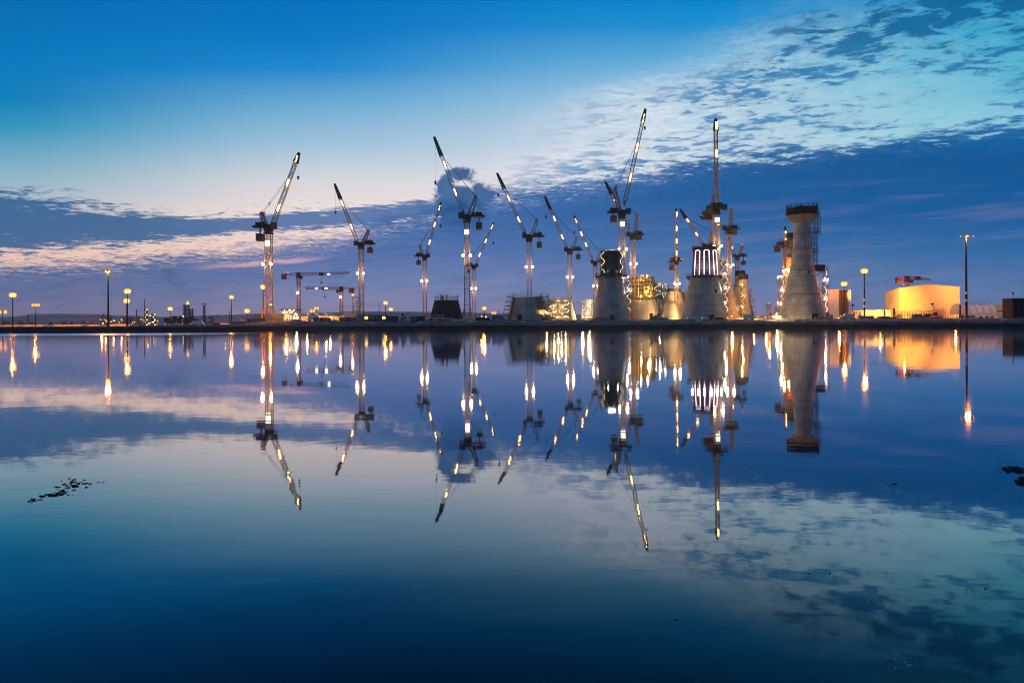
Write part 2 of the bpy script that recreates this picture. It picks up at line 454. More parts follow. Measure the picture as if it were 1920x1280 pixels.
L_fire = emitter('flare_flame', (1., .38, .07), 2.5)

# ---------------------------------------------------------------- ground, quay, hills
def ground_mat(name, a, b, sc1):
    return material(name, a, .9, nz=b, nscale=sc1, bump=.3)
M_ground = ground_mat('yard_ground', (.16,.14,.12), (.09,.08,.07), .08)
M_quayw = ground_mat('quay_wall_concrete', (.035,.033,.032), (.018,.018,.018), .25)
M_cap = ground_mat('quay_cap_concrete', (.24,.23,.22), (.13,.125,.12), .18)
g = MB()
nx, ny = 120, 26
ys = [286, 290, 298, 310, 325, 345, 370, 400, 440, 500, 580, 700, 850, 1050, 1300, 1700, 2200, 2900, 3700, 4500, 5200, 5800, 6400, 7000, 7600, 8000]
for y in ys:
    for i in range(nx+1):
        x = -6000 + 12000*i/nx if y > 1500 else -1600 + 3200*i/nx
        if y > 1000 and y <= 1500: x = -1600 + 3200*i/nx; x *= 1 + (y-1000)/500*1.6
        z = gz(x/y*F+960) + (R.uniform(-.25,.25) if 287 < y < 1000 else 0)
        g.v.append((x, y, z))
for j in range(len(ys)-1):
    for i in range(nx):
        a = j*(nx+1)+i; g.f.append((a, a+1, a+nx+2, a+nx+1))
tag(g.build('ground', M_ground), 'trampled gravel ground of the construction yard behind the quay', kind='structure')
q = MB()
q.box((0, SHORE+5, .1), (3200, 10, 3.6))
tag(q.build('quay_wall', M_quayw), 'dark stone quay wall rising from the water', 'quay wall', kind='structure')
q = MB()
for i in range(-44, 44):
    w_ = 22.0
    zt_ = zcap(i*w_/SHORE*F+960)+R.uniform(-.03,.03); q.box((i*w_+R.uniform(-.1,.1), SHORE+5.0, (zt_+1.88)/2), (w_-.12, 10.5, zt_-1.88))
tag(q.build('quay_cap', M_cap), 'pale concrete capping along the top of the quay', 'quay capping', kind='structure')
# sloped bank between quay cap and yard
b = MB(); nb = 900
for j, (y, z) in enumerate(((SHORE+10.4, 2.2), (SHORE+13, 2.9), (SHORE+17, 3.6), (SHORE+21, 4.05), (290, 4.02))):
    for i in range(nb+1):
        x = -900+1800*i/nb
        jz = R.uniform(-.35,.35) if 0 < j < 4 else 0
        if j == 3: jz = R.uniform(-.2, .55) if R.random() < .3 else R.uniform(-.1,.1)
        px_ = x/y*F+960; z_ = zcap(px_)-.4+(gz(px_)+.04-zcap(px_)+.4)*(z-2.2)/1.85
        b.v.append((x, y+(R.uniform(-.8,.8) if 0 < j < 4 else 0), z_+jz*(.4 if px_ < 450 else 1)))
for j in range(4):
    for i in range(nb):
        a = j*(nb+1)+i; b.f.append((a, a+1, a+nb+2, a+nb+1))
tag(b.build('rubble_bank', M_rock), 'dark rubble bank sloping from the yard down to the quay', 'rubble bank', kind='structure')

def hills(name, D, pts, mat, label, rough, seed):
    rr = random.Random(seed); m = MB(); n = 260
    xs0, xs1 = pts[0][0], pts[-1][0]
    row = []
    for i in range(n+1):
        px = xs0+(xs1-xs0)*i/n
        for (a, ya), (b_, yb) in zip(pts, pts[1:]):
            if a <= px <= b_: py = ya+(yb-ya)*(px-a)/(b_-a); break
        p = W(px, py, D); row.append((p.x, p.z + rr.uniform(-rough, rough)))
    k = 0
    for (x, z) in row:
        dd = D*.10
        m.v += [(x, D-dd, 1.5), (x, D-dd*.5, GZ+(z-GZ)*.62+rr.uniform(-rough,rough)), (x, D, z), (x*1.1, D*1.14, 1.5)]
    for i in range(n):
        for j in range(3):
            a = i*4+j; m.f.append((a, a+4, a+5, a+1))
    return tag(m.build(name, mat, smooth_=True), label, kind='structure')
M_hill = ground_mat('wooded_hillside', (.045,.05,.035), (.03,.034,.025), .006)
hills('hills', 6500, [(-330,597),(-150,596),(20,594),(60,589),(110,588),(190,590),(300,594),(420,590),(520,588),(700,584),(860,585),(940,588),(1100,590),(1400,592),(1500,593),(1640,590),(1800,592),(2260,592)], M_hill, 'low wooded hills fading into dusk haze along the horizon', 3.0, 3)

# ---------------------------------------------------------------- sodium lamp masts
def lamp_mast(px, hy, D, label, w=.5, head=3.2, n=6, sod=True, power=20000, kind='ring', far=False, bands=False, group='tall sodium lamp masts around the yard', by=None, lampsz=.75):
    base = W(px, 600, D); base.z = gz(px)
    H = W(px, hy, D).z - gz(px)
    t = thing('lamp_mast', label, 'lamp mast', base, group)
    m = MB(); m.lathe([(w*.62,0),(w*.5,H*.5),(w*.34,H)], 12); m.lathe([(w*1.0,0),(w*1.0,.3)], 12)
    m.build('pole', M_dark, t, smooth_=True)
    if bands:
        for zz in bands:
            z0 = W(px, zz, D).z - GZ
            r0 = w*(.62-.28*z0/H)+.03
            MB().lathe([(r0, z0-.5),(r0, z0+.5)], 12).build('pole_band', M_white, t)
    head = head*(.42 if not far else .8)
    hf = MB()
    hf.lathe([(head*.5-.1, H-.05),(head*.5+.1, H-.05),(head*.5+.1, H+.15),(head*.5-.1, H+.15),(head*.5-.1,H-.05)], 20, cap=False)
    hf.lathe([(w*.6, H-.4),(w*.7, H+.3),(w*.2, H+.7)], 10)
    for k in range(4):
        a = math.pi*k/2+.4; hf.bar((0,0,H),(math.cos(a)*head*.5, math.sin(a)*head*.5, H), .12)
    hfo = hf.build('head_frame', M_dark, t)
    lm = L_far if far else L_sod
    for k in range(n):
        a = 2*math.pi*(k+.5)/n - math.pi/2
        c = (math.cos(a)*head*.5, math.sin(a)*head*.5, H-.15)
        lo = MB(); lo.lathe([(lampsz*.4,-.95*lampsz),(lampsz*.78,-.45*lampsz),(lampsz*.72,.35*lampsz),(lampsz*.25,.8*lampsz)], 8)
        lo.build('lamp', lm, hfo, loc=c, smooth_=True)
    if power: point(t, (0, -.4, H-.9), power*.72, SODIUM, .9)
    return t

lamp_mast(5, 584, 620, 'faint sodium lamp mast at the far left edge of the picture', head=6, n=2, far=True, power=0, lampsz=2.0)
lamp_mast(24, 552, 360, 'bright orange lamp mast nearest the left edge, before the wooded hill', head=3.4, power=70000, lampsz=1.4)
lamp_mast(67, 571, 470, 'shorter flat headed orange lamp mast, second bright one from the left edge', head=4.6, n=5, far=True, power=16000, lampsz=1.1)
lamp_mast(203, 508, 288, 'tall dark lamp mast at the left with its lamp ring lit on one side', w=.62, head=3.6, n=3, power=22000, lampsz=.6)
lamp_mast(239, 545, 372, 'very bright upper lamp mast of the close pair right of the tall dark mast', head=3.6, power=75000, lampsz=1.5)
lamp_mast(237.5, 563, 450, 'lower bright lamp mast of the close pair right of the tall dark mast', head=4.2, power=60000, lampsz=1.7)
lamp_mast(319, 578, 520, 'small orange lamp mast rising over the dark clump of trees', head=3.8, power=40000, lampsz=1.5)
lamp_mast(434, 556, 400, 'slim orange lamp mast left of the leftmost big crane', head=2.8, power=40000, lampsz=1.1)
lamp_mast(463, 582, 560, 'low orange lamp mast between the slim one and the leftmost big crane', head=4.4, power=40000, lampsz=1.8)
lamp_mast(493.5, 537, 330, 'bright orange lamp mast touching the left side of the leftmost big crane', head=2.8, power=60000, lampsz=1.2)
lamp_mast(586, 582, 620, 'left one of two dim low lamps between the two hammerhead cranes', head=3.4, n=3, power=9000, lampsz=1.6, far=True)
lamp_mast(594, 577, 640, 'right, higher one of two dim low lamps between the two hammerhead cranes', head=3.4, n=3, power=9000, lampsz=1.6, far=True)
lamp_mast(723, 567, 430, 'taller orange lamp mast of the pair right of the second big crane', head=2.8, power=45000, lampsz=1.25)
lamp_mast(733, 579, 540, 'lower orange lamp mast of the pair right of the second big crane', head=3.4, power=30000, lampsz=1.4)
lamp_mast(908, 577, 440, 'orange lamp mast low between the tallest left crane and the grey concrete stub', head=2.6, power=40000, lampsz=1.2)
lamp_mast(926, 586, 640, 'faintest low lamp mast just left of the grey concrete stub with scaffolds', head=3.4, n=3, power=6000, lampsz=1.4, far=True)
lamp_mast(1583, 531, 345, 'orange lamp mast behind the white box building with the brown scaffold front', head=3.2, n=5, power=70000, lampsz=1.2)
lamp_mast(1621, 507, 300, 'brightest orange lamp mast, standing alone left of the big orange hall', w=.62, head=3.4, n=8, power=90000, lampsz=1.15, bands=(562,574))
lamp_mast(1812, 443, 296, 'tallest lamp mast, with one big lamp and two side lamps, right of the orange hall', w=.85, head=5.0, n=0, power=0, bands=(549,563))
tl = [o for o in bpy.data.objects if o.get('category') == 'lamp mast'][-1]
HT = W(1812, 443, 296).z - GZ
hf1812 = [c for c in tl.children if c.name.startswith('head_frame')][0]
for dx_, s_ in ((0, 1.5), (-2.7, .55), (2.7, .55)):
    MB().lathe([(s_*.3,-.3*s_),(s_*.6,-.1*s_),(s_*.5,.2*s_),(s_*.15,.4*s_)], 10).build('lamp', L_sod, hf1812, loc=(dx_, -.5, HT-.1))
MB().box((0,0,HT+.25), (5.6,.5,.28)).build('lamp_bracket', M_dark, tl)
point(tl, (0,-.8,HT-1.2), 14000, SODIUM, .9)

# ---------------------------------------------------------------- tower cranes
GR_L = 'luffing tower cranes over the concrete foundations'
def crane(px, D, wpx, topy, foot, tip, apex, cw, label, lampy=None, jl=(), sq=None, darktip=True, base_y=None, pend=.80, hook=3.0, lamp_w=1.45, red=None, edge=0., blocks=False, lpow=4500, platf=True, paint=None):
    base = W(px, 540, D); base.z = GZ
    t = thing('luffing_crane', label, 'tower crane', base, GR_L)
    w = wpx*D/F
    def P(x, y, dd=0.): 
        q_ = W(x, y, D+dd) - base; q_.y = dd; return q_
    zt = P(px, topy).z
    sgn = 1 if cw[0] > px else -1
    paint = paint or M_crane
    mast = MB().lattice((0,0,0), (0,0,zt), w*.88, w*.88, w*.12, w*.065, w*.92).build('mast', paint, t)
    # ladder-like inner lift well
    foot_ = MB()
    for k in range(4):
        a = math.pi/4+math.pi/2*k
        foot_.bar((math.cos(a)*w*.6, math.sin(a)*w*.6, w*2.6), (math.cos(a)*w*1.3, math.sin(a)*w*1.3, 0), w*.14)
    foot_.box((0,0,.25), (w*2.3, w*2.3, .5)).build('base_frame', paint, t)
    if blocks:
        for sx in (-1, 1):
            MB().box((sx*w*1.35, 0, w*.62), (w*1.15, w*2.2, w*1.2)).build('ballast_block', M_grn, t)
    # slewing unit
    s = MB(); s.lathe([(w*.62, zt-.25*w),(w*.72, zt),(w*.72, zt+.28*w),(w*.55, zt+.5*w)], 14)
    s.box((0,0,zt-.45*w), (w*1.25,w*1.25,.18*w))
    s.build('slewing_unit', M_craned, t)
    if edge == 0.:
        cwp = P(*cw); ap = P(*apex); fp = P(*foot); tp = P(*tip)
        dl = abs(cwp.x) + w*.5
        dk = MB(); dk.box((sgn*dl/2, 0, zt+.55*w), (dl+w, w*1.5, .28*w))
        dk.box((-sgn*w*.3, 0, zt+.6*w), (w*1.4, w*1.3, .5*w))
        deck = dk.build('machinery_deck', M_craned, t)
        hr = MB(); zz = zt+.7*w; L_ = dl
        for sy in (-.72, .72):
            hr.bar((sgn*w*.4, sy*w, zz+.75*w), (sgn*L_, sy*w, zz+.75*w), .09)
            for k in range(6):
                x_ = sgn*(w*.4+(L_-w*.4)*k/5); hr.bar((x_, sy*w, zz), (x_, sy*w, zz+.75*w), .08)
        hr.build('handrail', M_craned, deck)
        wn_ = MB()
        for k, f_ in enumerate((.42, .68, .9)):
            wn_.lathe([(w*.34,-.45*w),(w*.34,.45*w)], 10, c=(0,0,0)) if False else wn_.box((sgn*L_*f_, 0, zt+.95*w), (w*.55, w*.9, w*.5))
        wn_.build('winch', M_craned, deck)
        c = MB()
        for k in range(3): c.box((cwp.x+sgn*(k-1)*w*.34, 0, cwp.z-.45*w), (w*.30, w*1.25, w*1.15))
        c.bar((cwp.x, 0, cwp.z), (cwp.x, 0, zt+.5*w), .2*w)
        c.build('counterweight', M_cw, t)
        a = MB()
        for sy in (-.45, .45):
            a.bar((sgn*.1*w, sy*w, zt+.6*w), (ap.x, sy*w*.7, ap.z), w*.17)
            a.bar((sgn*.75*w, sy*w, zt+.6*w), (ap.x+sgn*.35*w, sy*w*.7, ap.z-.1*w), w*.14)
        for k in range(5):
            f_ = (k+.5)/5
            p1 = Vector((sgn*.1*w, 0, zt+.6*w)).lerp(Vector((ap.x, 0, ap.z)), f_); p2 = Vector((sgn*.75*w, 0, zt+.6*w)).lerp(Vector((ap.x+sgn*.35*w, 0, ap.z)), min(1, f_+.12))
            a.bar(p1, p2, w*.09); a.bar((p1.x, -w*.4, p1.z), (p1.x, w*.4, p1.z), w*.09)
        a.box((ap.x, 0, ap.z), (w*.5, w*.9, w*.3))
        a.build('a_frame', paint, t)
    else:
        # jib points towards the camera, machinery deck away from it
        tp = P(tip[0], tip[1], -edge); fp = P(foot[0], foot[1], -.6*w); ap = P(apex[0], apex[1], 3.5*w); cwp = P(cw[0], cw[1], 5*w)
        dk = MB(); dk.box((0, 2.4*w, zt+.55*w), (w*2.0, 6*w, .3*w)); dk.box((0,0,zt+.9*w), (w*1.7, w*1.5, w*.9))
        deck = dk.build('machinery_deck', M_craned, t)
        hr = MB()
        for sx in (-1.05, 1.05):
            hr.bar((sx*w,-.5*w,zt+1.4*w),(sx*w,5.2*w,zt+1.4*w),.09)
            for k in range(6): hr.bar((sx*w,(-.5+k*1.14)*w,zt+.6*w),(sx*w,(-.5+k*1.14)*w,zt+1.4*w),.08)
        hr.build('handrail', M_craned, deck)
        MB().box((0, 3.2*w, zt+1.1*w), (1.3*w, 1.2*w, .8*w)).build('winch', M_craned, deck)
        c = MB()
        for k in range(3): c.box(((k-1)*w*.55, 5*w, cwp.z-.2*w), (w*.48, w*.6, w*1.5))
        c.bar((0, 5*w, cwp.z), (0, 5*w, zt+.5*w), .3*w)
        c.build('counterweight', M_cw, t)
        a = MB()
        for sx in (-.55, .55):
            a.bar((sx*w, .2*w, zt+.6*w), (ap.x+sx*w*.5, ap.y, ap.z), w*.15); a.bar((sx*w, 1.6*w, zt+.6*w), (ap.x+sx*w*.5, ap.y, ap.z), w*.12)
        for k in range(1, 6):
            z_ = zt+.6*w+(ap.z-zt-.6*w)*k/6; y_ = .2*w+(ap.y-.2*w)*k/6; a.bar((-.5*w,y_,z_),(.5*w,y_,z_),w*.09)
        a.build('a_frame', paint, t)
    # jib
    jv = tp-fp; Lj = jv.length; jw = w*.62
    side = (1,0,0) if edge else None
    k1 = fp.lerp(tp, .06); k2 = fp.lerp(tp, .80)
    j = MB(); sd = Vector((0,1,0))
    j.lattice(fp.lerp(tp,.05), fp.lerp(tp,.93), jw*.95, jw*.75, w*.085, w*.045, jw*1.1, side=side)
    j.bar(fp, fp.lerp(tp,.06), w*.35, w2=w*.5)
    jib = j.build('jib', paint, t)
    h = MB()
    h.lattice(fp.lerp(tp,.78 if darktip else .90), tp, jw*.98, jw*.55, w*.17, w*.14, jw*.55, side=side)
    h.bar(tp, tp + (tp-fp).normalized()*w*.5, w*.5, 6)
    h.build('jib_head', M_craned, jib)
    cab = MB(); cx_ = -sgn*w*1.0 if edge == 0. else w*1.25
    cab.box((cx_, -w*.55, zt+.55*w), (w*.75, w*.7, w*.85)); cab.box((cx_, -w*.55, zt+1.02*w), (w*.85, w*.8, w*.10))
    co = cab.build('operator_cab', M_craned, t)
    MB().box((cx_, -w*.92, zt+.62*w), (w*.6, w*.06, w*.5)).build('cab_window', M_glass, co)
    # pendant ropes and hoist rope
    pr_ = MB(); pa = ap; pb_ = fp.lerp(tp, pend)
    for sy in (-.3, .3): pr_.bar(pa+Vector((0,sy*w,0)), pb_+Vector((0,sy*w*.6,0)), .10)
    mid = pa.lerp(pb_, .22); pr_.bar(mid, pa.lerp(pb_, .26), .35)
    pr_.build('pendant_rope', M_rope, t)
    bk = MB()
    if edge == 0.:
        bk.bar(ap, (cwp.x, 0, zt+.7*w), .10); bk.bar(ap, (cwp.x-sgn*w*.8, 0, zt+.7*w), .08)
    else: bk.bar(ap, (0, 5*w, zt+.7*w), .1)
    bk.build('back_stay', M_rope, t)
    if hook:
        hk = MB(); hk.bar(tp, tp-Vector((0,0,hook)), .05); hk.box(tp-Vector((0,0,hook+.5)), (.8,.4,1.1)); hk.lathe([(.35,-.15),(.35,.15)], 8, c=tuple(tp-Vector((0,0,hook+1.3))))
        hk.build('hook_block', M_craned, t)
    # lights
    if lampy:
        lz = P(px, lampy).z
        for sx in (-1, 1):
            f_ = MB(); f_.box((0,0,0), (lamp_w*.95, .35, lamp_w*.75)); fo = f_.build('floodlight', M_dark, t, loc=(sx*w*.62, -w*.62, lz))
            MB().lathe([(.08,0),(lamp_w*.46,.22),(lamp_w*.46,.30)], 10).build('lamp_glass', L_wht, fo, loc=(0,-.20,0)).rotation_euler = (math.pi/2,0,0)
            point(t, (sx*w*.70, -w*.75-.9, lz), lpow/2, WARM, .5)
    if sq:
        lz = P(px, sq).z
        so = MB().box((0,-w*.52,lz), (w*.72,.25,w*.72)).build('lit_panel', L_yel if paint is M_red else L_wht, t)
    for f_ in jl:
        p1 = fp.lerp(tp, f_-.042); p2 = fp.lerp(tp, f_+.042)
        off = Vector((0,-jw*.30,0)) if edge == 0. else Vector((0,-jw*.6,0))
        MB().bar(p1+off, p2+off, w*.24, 6).build('jib_lamp', L_jib, jib)
    if red:
        rp = P(*red) if not edge else P(red[0], red[1], -w)
        MB().lathe([(.1,-.35),(.42,-.15),(.42,.2),(.1,.4)], 8).build('warning_lamp', L_red, t, loc=rp)
    return t

crane(504, 300, 12, 432, (510,426), (559,292), (492,400), (488,440), 'leftmost big luffing crane, jib raised to the right, between two grey green ballast blocks', 496, (.95,.62,.27), 457, darktip=False, blocks=True, pend=.76, hook=9, red=(491,397))
crane(677.5, 330, 9, 462, (672,458), (629,349), (690,431), (694,465), 'second big luffing crane, jib raised to the left, right beside the two hammerhead cranes', 513, (.70,.30), None, hook=12)
crane(796.5, 335, 7.5, 484, (799,478), (826,383), (788,460), (785,489), 'small luffing crane standing left of the dark formwork drum, jib raised right', 527, (.93,.60,.25), None, darktip=False, hook=10)
crane(876, 298, 11, 412, (870,403), (816,262), (891,368), (898,419), 'tall luffing crane behind the dark formwork drum, jib raised left across the dark cloud', 480, (.66,.30), 436, hook=18)
crane(888.5, 380, 6.5, 502, (890,499), (925,420), (880,488), (879,506), 'small luffing crane half hidden behind the tall one by the dark drum, jib raised right', 541, (.93,.60,.27), None, darktip=False, hook=10)
crane(992.5, 335, 9.5, 448, (986,441), (934,329), (1006,412), (1011,455), 'luffing crane rising behind the grey concrete stub with scaffolds, jib raised left', 501, (.62,.26), None, hook=9)
crane(1068.5, 352, 8, 473, (1064,467), (1023,372), (1080,445), (1084,478), 'luffing crane rising behind the brightly lit stub, jib raised left', 520, (.60,.24), None, hook=9)
crane(1116, 385, 6.5, 495, (1112,490), (1077,407), (1126,473), (1131,490), 'small luffing crane just left of the cone crowned with black formwork, jib raised left', 536, (.92,.62,.38), None, hook=8, darktip=False)
crane(1166.5, 325, 11, 404, (1170,386), (1209,210), (1154,352), (1150,406), 'tallest luffing crane, jib raised steeply right, behind the cone crowned with black formwork', 468, (.93,.62,.30), 421, darktip=False, hook=7, pend=.72)
crane(1186.5, 360, 9, 445, (1181,431), (1137,345), (1193,401), (1198,441), 'luffing crane close behind the tallest one, jib raised left across its mast', 495, (.62,.28), None, hook=60, lpow=8000)
crane(1268, 352, 7, 492, (1268,488), (1268,395), (1268,470), (1268,500), 'slim luffing crane seen edge on above the plain grey cone, jib pointing at us', 532, (.93,.65,.40,.15), None, darktip=False, edge=22, hook=0)
crane(1328, 380, 8, 466, (1321,462), (1277,395), (1333,434), (1337,468), 'luffing crane behind the drum with pink white light stripes, jib raised left', None, (.72,.34), None, hook=0)
crane(1343.5, 322, 11, 396, (1343,380), (1342,229), (1343,350), (1343,402), 'tall luffing crane seen edge on beside the striped light drum, jib pointing at us', 462, (.95,.62), 413, darktip=False, edge=26, hook=0, red=(1345,332), lpow=8000)
crane(1366.5, 355, 9, 434, (1360,427), (1316,408), (1370,393), (1376,431), 'luffing crane with its jib lowered almost flat, right of the tall edge on crane', 497, (.30,), None, hook=0, darktip=False)
crane(1382.5, 410, 6.5, 484, (1377,480), (1368,446), (1391,461), (1394,490), 'small short jib luffing crane with a red lamp above the orange lit cones', None, (.45,), None, hook=0, red=(1392,459), darktip=False)
crane(1471, 345, 7, 462, (1472,458), (1472,428), (1471,446), (1471,466), 'small luffing crane seen edge on left of the finished tall column', 509, (.75,.3), None, edge=9, hook=0, darktip=False, paint=M_crane)

GR_H = 'flat top hammerhead cranes in the yard'
def hammer(px, D, wpx, topy, jx, cx_, label, lampy, jl, flag=None, red=None, base=GZ, paint=M_red, tiltz=0.):
    b0 = W(px, 560, D); b0.z = base
    t = thing('hammerhead_crane', label, 'tower crane', b0, GR_H)
    w = wpx*D/F
    P = lambda x, y: W(x, y, D) - b0
    zt = P(px, topy).z
    MB().lattice((0,0,0), (0,0,zt), w*.86, w*.86, w*.14, w*.08, w*.9).build('mast', paint, t)
    MB().box((0,0,.25), (w*2.2,w*2.2,.5)).build('base_frame', paint, t)
    s = MB(); s.lathe([(w*.65,zt-.3*w),(w*.75,zt),(w*.6,zt+.6*w)], 12); s.box((0,0,zt+.9*w), (w*1.1,w*1.0,w*1.2)); s.build('slewing_unit', M_craned, t)
    xj = P(jx, topy).x; xc = P(cx_, topy).x; z1 = zt+.9*w
    jib = MB().lattice((math.copysign(w*.4, xj),0,z1), (xj,0,z1+.15*w+tiltz), w*.85, w*.5, w*.12, w*.08, w*.95).build('jib', paint, t)
    c = MB(); c.box((xc/2,0,z1-.2*w), (abs(xc),w*1.0,w*.16))
    for sy in (-.45,.45): c.bar((0,sy*w,z1+.5*w),(xc,sy*w,z1+.1*w),w*.1)
    c.build('counter_jib', paint, t)
    cc = MB()
    for k in range(3): cc.box((xc-math.copysign(w*(.3+.5*k), xc), 0, z1-.7*w), (w*.45, w*1.1, w*1.5))
    cc.build('counterweight', paint if paint is M_red else M_cw, t)
    MB().box((xj*.45,0,z1), (w*1.2,w*.95,w*.9)).build('trolley', M_craned, t)
    cab = MB(); cab.box((math.copysign(w*1.0,xj), -w*.5, zt-.1*w), (w*.7,w*.7,w*.9)); cab.build('operator_cab', M_craned, t)
    MB().bar((xj*.45,0,z1-.5*w),(xj*.45,0,z1-2.2*w),.1).box((xj*.45,0,z1-2.6*w),(.9,.5,1.0)).build('hook_block', M_craned, t)
    if lampy:
        lz = P(px, lampy).z
        fo = MB().box((0,0,0),(1.5,.4,1.1)).build('floodlight', M_dark, t, loc=(0,-w*.65,lz))
        MB().lathe([(.1,0),(.8,.2),(.8,.3)], 10).build('lamp_glass', L_wht, fo, loc=(0,-.22,0)).rotation_euler = (math.pi/2,0,0)
        point(t, (0,-w*.7-1.2,lz), 2500, WARM, .6)
    for x in jl:
        p = P(x, topy); MB().box((p.x, -w*.48, z1), (w*.8, w*.12, w*.45)).build('jib_lamp', L_wht, jib)
    if red: p = P(*red); MB().lathe([(.1,-.35),(.42,-.15),(.42,.2),(.1,.4)], 8).build('warning_lamp', L_red, t, loc=(p.x, -w*.2, p.z))
    return t
hammer(560, 380, 6, 520, 655, 528, 'red hammerhead crane with its jib stretched right above the orange lit site', 549, (617,), red=(540,511), tiltz=.6)
hammer(640, 420, 6, 546, 570, 664, 'lower hammerhead crane with its jib stretched left and two white lamps on it', 557, (594,612), red=(571,541))
hammer(1701, 470, 6.5, 527, 1744, 1680, 'short red hammerhead crane standing behind the big orange hall', None, (), paint=M_red, tiltz=-1.5)
def added_light(parent, loc, power, colr, r=.26):
    """fill light added where no lamp is known, with a small glowing marker"""
    MB().lathe([(.05,-.25),(r,-.1),(r,.1),(.05,.28)],8).build('added_bulb', L_yel, parent, loc=loc)  # glowing body invented so the added light has a source
    return point(parent, (loc[0], loc[1]-.35, loc[2]), power, colr, .4)
def throw(prefix, px, py, D, target, power, colr, ang):
    """floodlight beam thrown from a lamp on an existing crane or mast"""
    o_ = [o for o in bpy.data.objects if o.get('label','').startswith(prefix)][0]
    p = W(px, py, D)-Vector((0,1.2,0)); return spot(o_, p-o_.location, Vector(target)-o_.location, power, colr, ang, .8)
# ---------------------------------------------------------------- gravity base foundations
GR_F = 'concrete gravity foundations under construction'
def scaf(m, x0, x1, y0, y1, z0, z1, bay=2.2, lift=2.0, w=.13, brace=True, rail=True):
    nx_ = max(1, round(abs(x1-x0)/bay)); ny_ = max(1, round(abs(y1-y0)/bay)); nz_ = max(1, round((z1-z0)/lift))
    X_ = lambda i: x0+(x1-x0)*i/nx_
    Y_ = lambda i: y0+(y1-y0)*i/ny_
    Z_ = lambda i: z0+(z1-z0)*i/nz_
    for i in range(nx_+1):
        for j in range(ny_+1): m.bar((X_(i),Y_(j),z0), (X_(i),Y_(j),z1+(1.1 if rail else 0)), w)
    for k in range(1, nz_+1):
        for dz in ((0,.9) if rail else (0,)):
            for j in range(ny_+1): m.bar((x0,Y_(j),Z_(k)+dz), (x1,Y_(j),Z_(k)+dz), w*.85)
            for i in range(nx_+1): m.bar((X_(i),y0,Z_(k)+dz), (X_(i),y1,Z_(k)+dz), w*.85)
    if brace:
        for k in range(nz_):
            for i in range(nx_):
                a, b_ = (i, i+1) if (i+k) % 2 else (i+1, i)
                m.bar((X_(a),y0,Z_(k)), (X_(b_),y0,Z_(k+1)), w*.8)
    return nz_
def decks(m, x0, x1, y0, y1, z0, z1, n, t=.14):
    for k in range(1, n+1): m.box(((x0+x1)/2,(y0+y1)/2,z0+(z1-z0)*k/n-.10), (abs(x1-x0)+.3,abs(y1-y0)+.3,t))
def ring_rail(m, r, z, n=36, h=1.1, w=.1, mid=True):
    pts = [(r*math.cos(2*math.pi*i/n), r*math.sin(2*math.pi*i/n)) for i in range(n)]
    for i in range(n):
        a, b_ = pts[i], pts[(i+1) % n]
        m.bar((*a,z), (*a,z+h), w)
        for dz in ((h, h*.5) if mid else (h,)): m.bar((*a,z+dz), (*b_,z+dz), w*.85)
def cone(px, D, prof, label, mat=None, n=64, door=None, openings=(), name='foundation_cone', group=GR_F):
    """prof: list of (half width px, py)"""
    base = W(px, 560, D); base.z = GZ
    t = thing(name, label, 'concrete foundation', base, group)
    pr_ = [(hw*D/F, max(0, W(px, py, D).z-GZ)) for hw, py in prof]
    pr_[0] = (pr_[0][0], 0)
    out = []
    for (r0,z0),(r1,z1) in zip(pr_, pr_[1:]):
        k = max(1, int(abs(z1-z0)/2.2))
        for i in range(k): out.append((r0+(r1-r0)*i/k, z0+(z1-z0)*i/k))
    out.append(pr_[-1])
    MB().lathe(out, n, cap=True).build('shell', mat or M_pour, t, smooth_=True)
    if door:
        x = (door[0]-px)*D/F; zt = W(door[0], door[1], D).z-GZ; r = pr_[0][0]
        y = -math.sqrt(max(r*r-x*x, 1))
        hw = door[2]*D/F/2
        f = MB(); f.box((x-hw-.15,y+.3,zt/2+.1),(.3,1.6,zt+.2)); f.box((x+hw+.15,y+.3,zt/2+.1),(.3,1.6,zt+.2)); f.box((x,y+.3,zt+.15),(hw*2+.6,1.6,.3))
        fo = f.build('door_frame', M_conc, t)
        MB().box((x,y+.35,zt/2),(hw*2,1.4,zt)).build('door_shade_block', M_dark, fo)  # solid dark block painting the shade inside the doorway
    for ox, oy, ow, oh in openings:
        x = (ox-px)*D/F; z = W(ox, oy, D).z-GZ
        r = [a+(b_-a)*((z-za)/(zb-za)) for (a,za),(b_,zb) in zip(pr_, pr_[1:]) if za <= z <= zb and zb > za][0]
        y = -math.sqrt(max(r*r-x*x,.5))
        MB().box((x,y+.25,z),(ow*D/F,1.0,oh*D/F)).build('wall_shade_block', M_dark, t)  # dark block put in for the shade of an opening
    return t, base, pr_
def zloc(px, py, D): return W(px, py, D).z-gz(px)
def platform_ring(t, r0, r1, z, mat=None, n=36, label=None):
    m = MB(); m.lathe([(r0,z),(r1,z),(r1,z+.25),(r0,z+.25),(r0,z)], n, cap=False)
    p = m.build('work_platform', mat or M_dark, t)
    rl = MB(); ring_rail(rl, r1-.1, z+.25, n); rl.build('handrail', M_dark, p)
    bk = MB()
    for i in range(n//2):
        a = 4*math.pi*i/n; c, s_ = math.cos(a), math.sin(a)
        bk.bar((r0*c,r0*s_,z-2.0),(r1*c,r1*s_,z),.2); bk.bar((r0*c,r0*s_,z-.3),(r1*c,r1*s_,z-.05),.22)
    bk.lathe([(r0-.05,z-2.1),(r0+.15,z-2.1),(r0+.15,z-1.9),(r0-.05,z-1.9),(r0-.05,z-2.1)], n, cap=False)
    bk.build('bracket', M_dark, p)
    return p
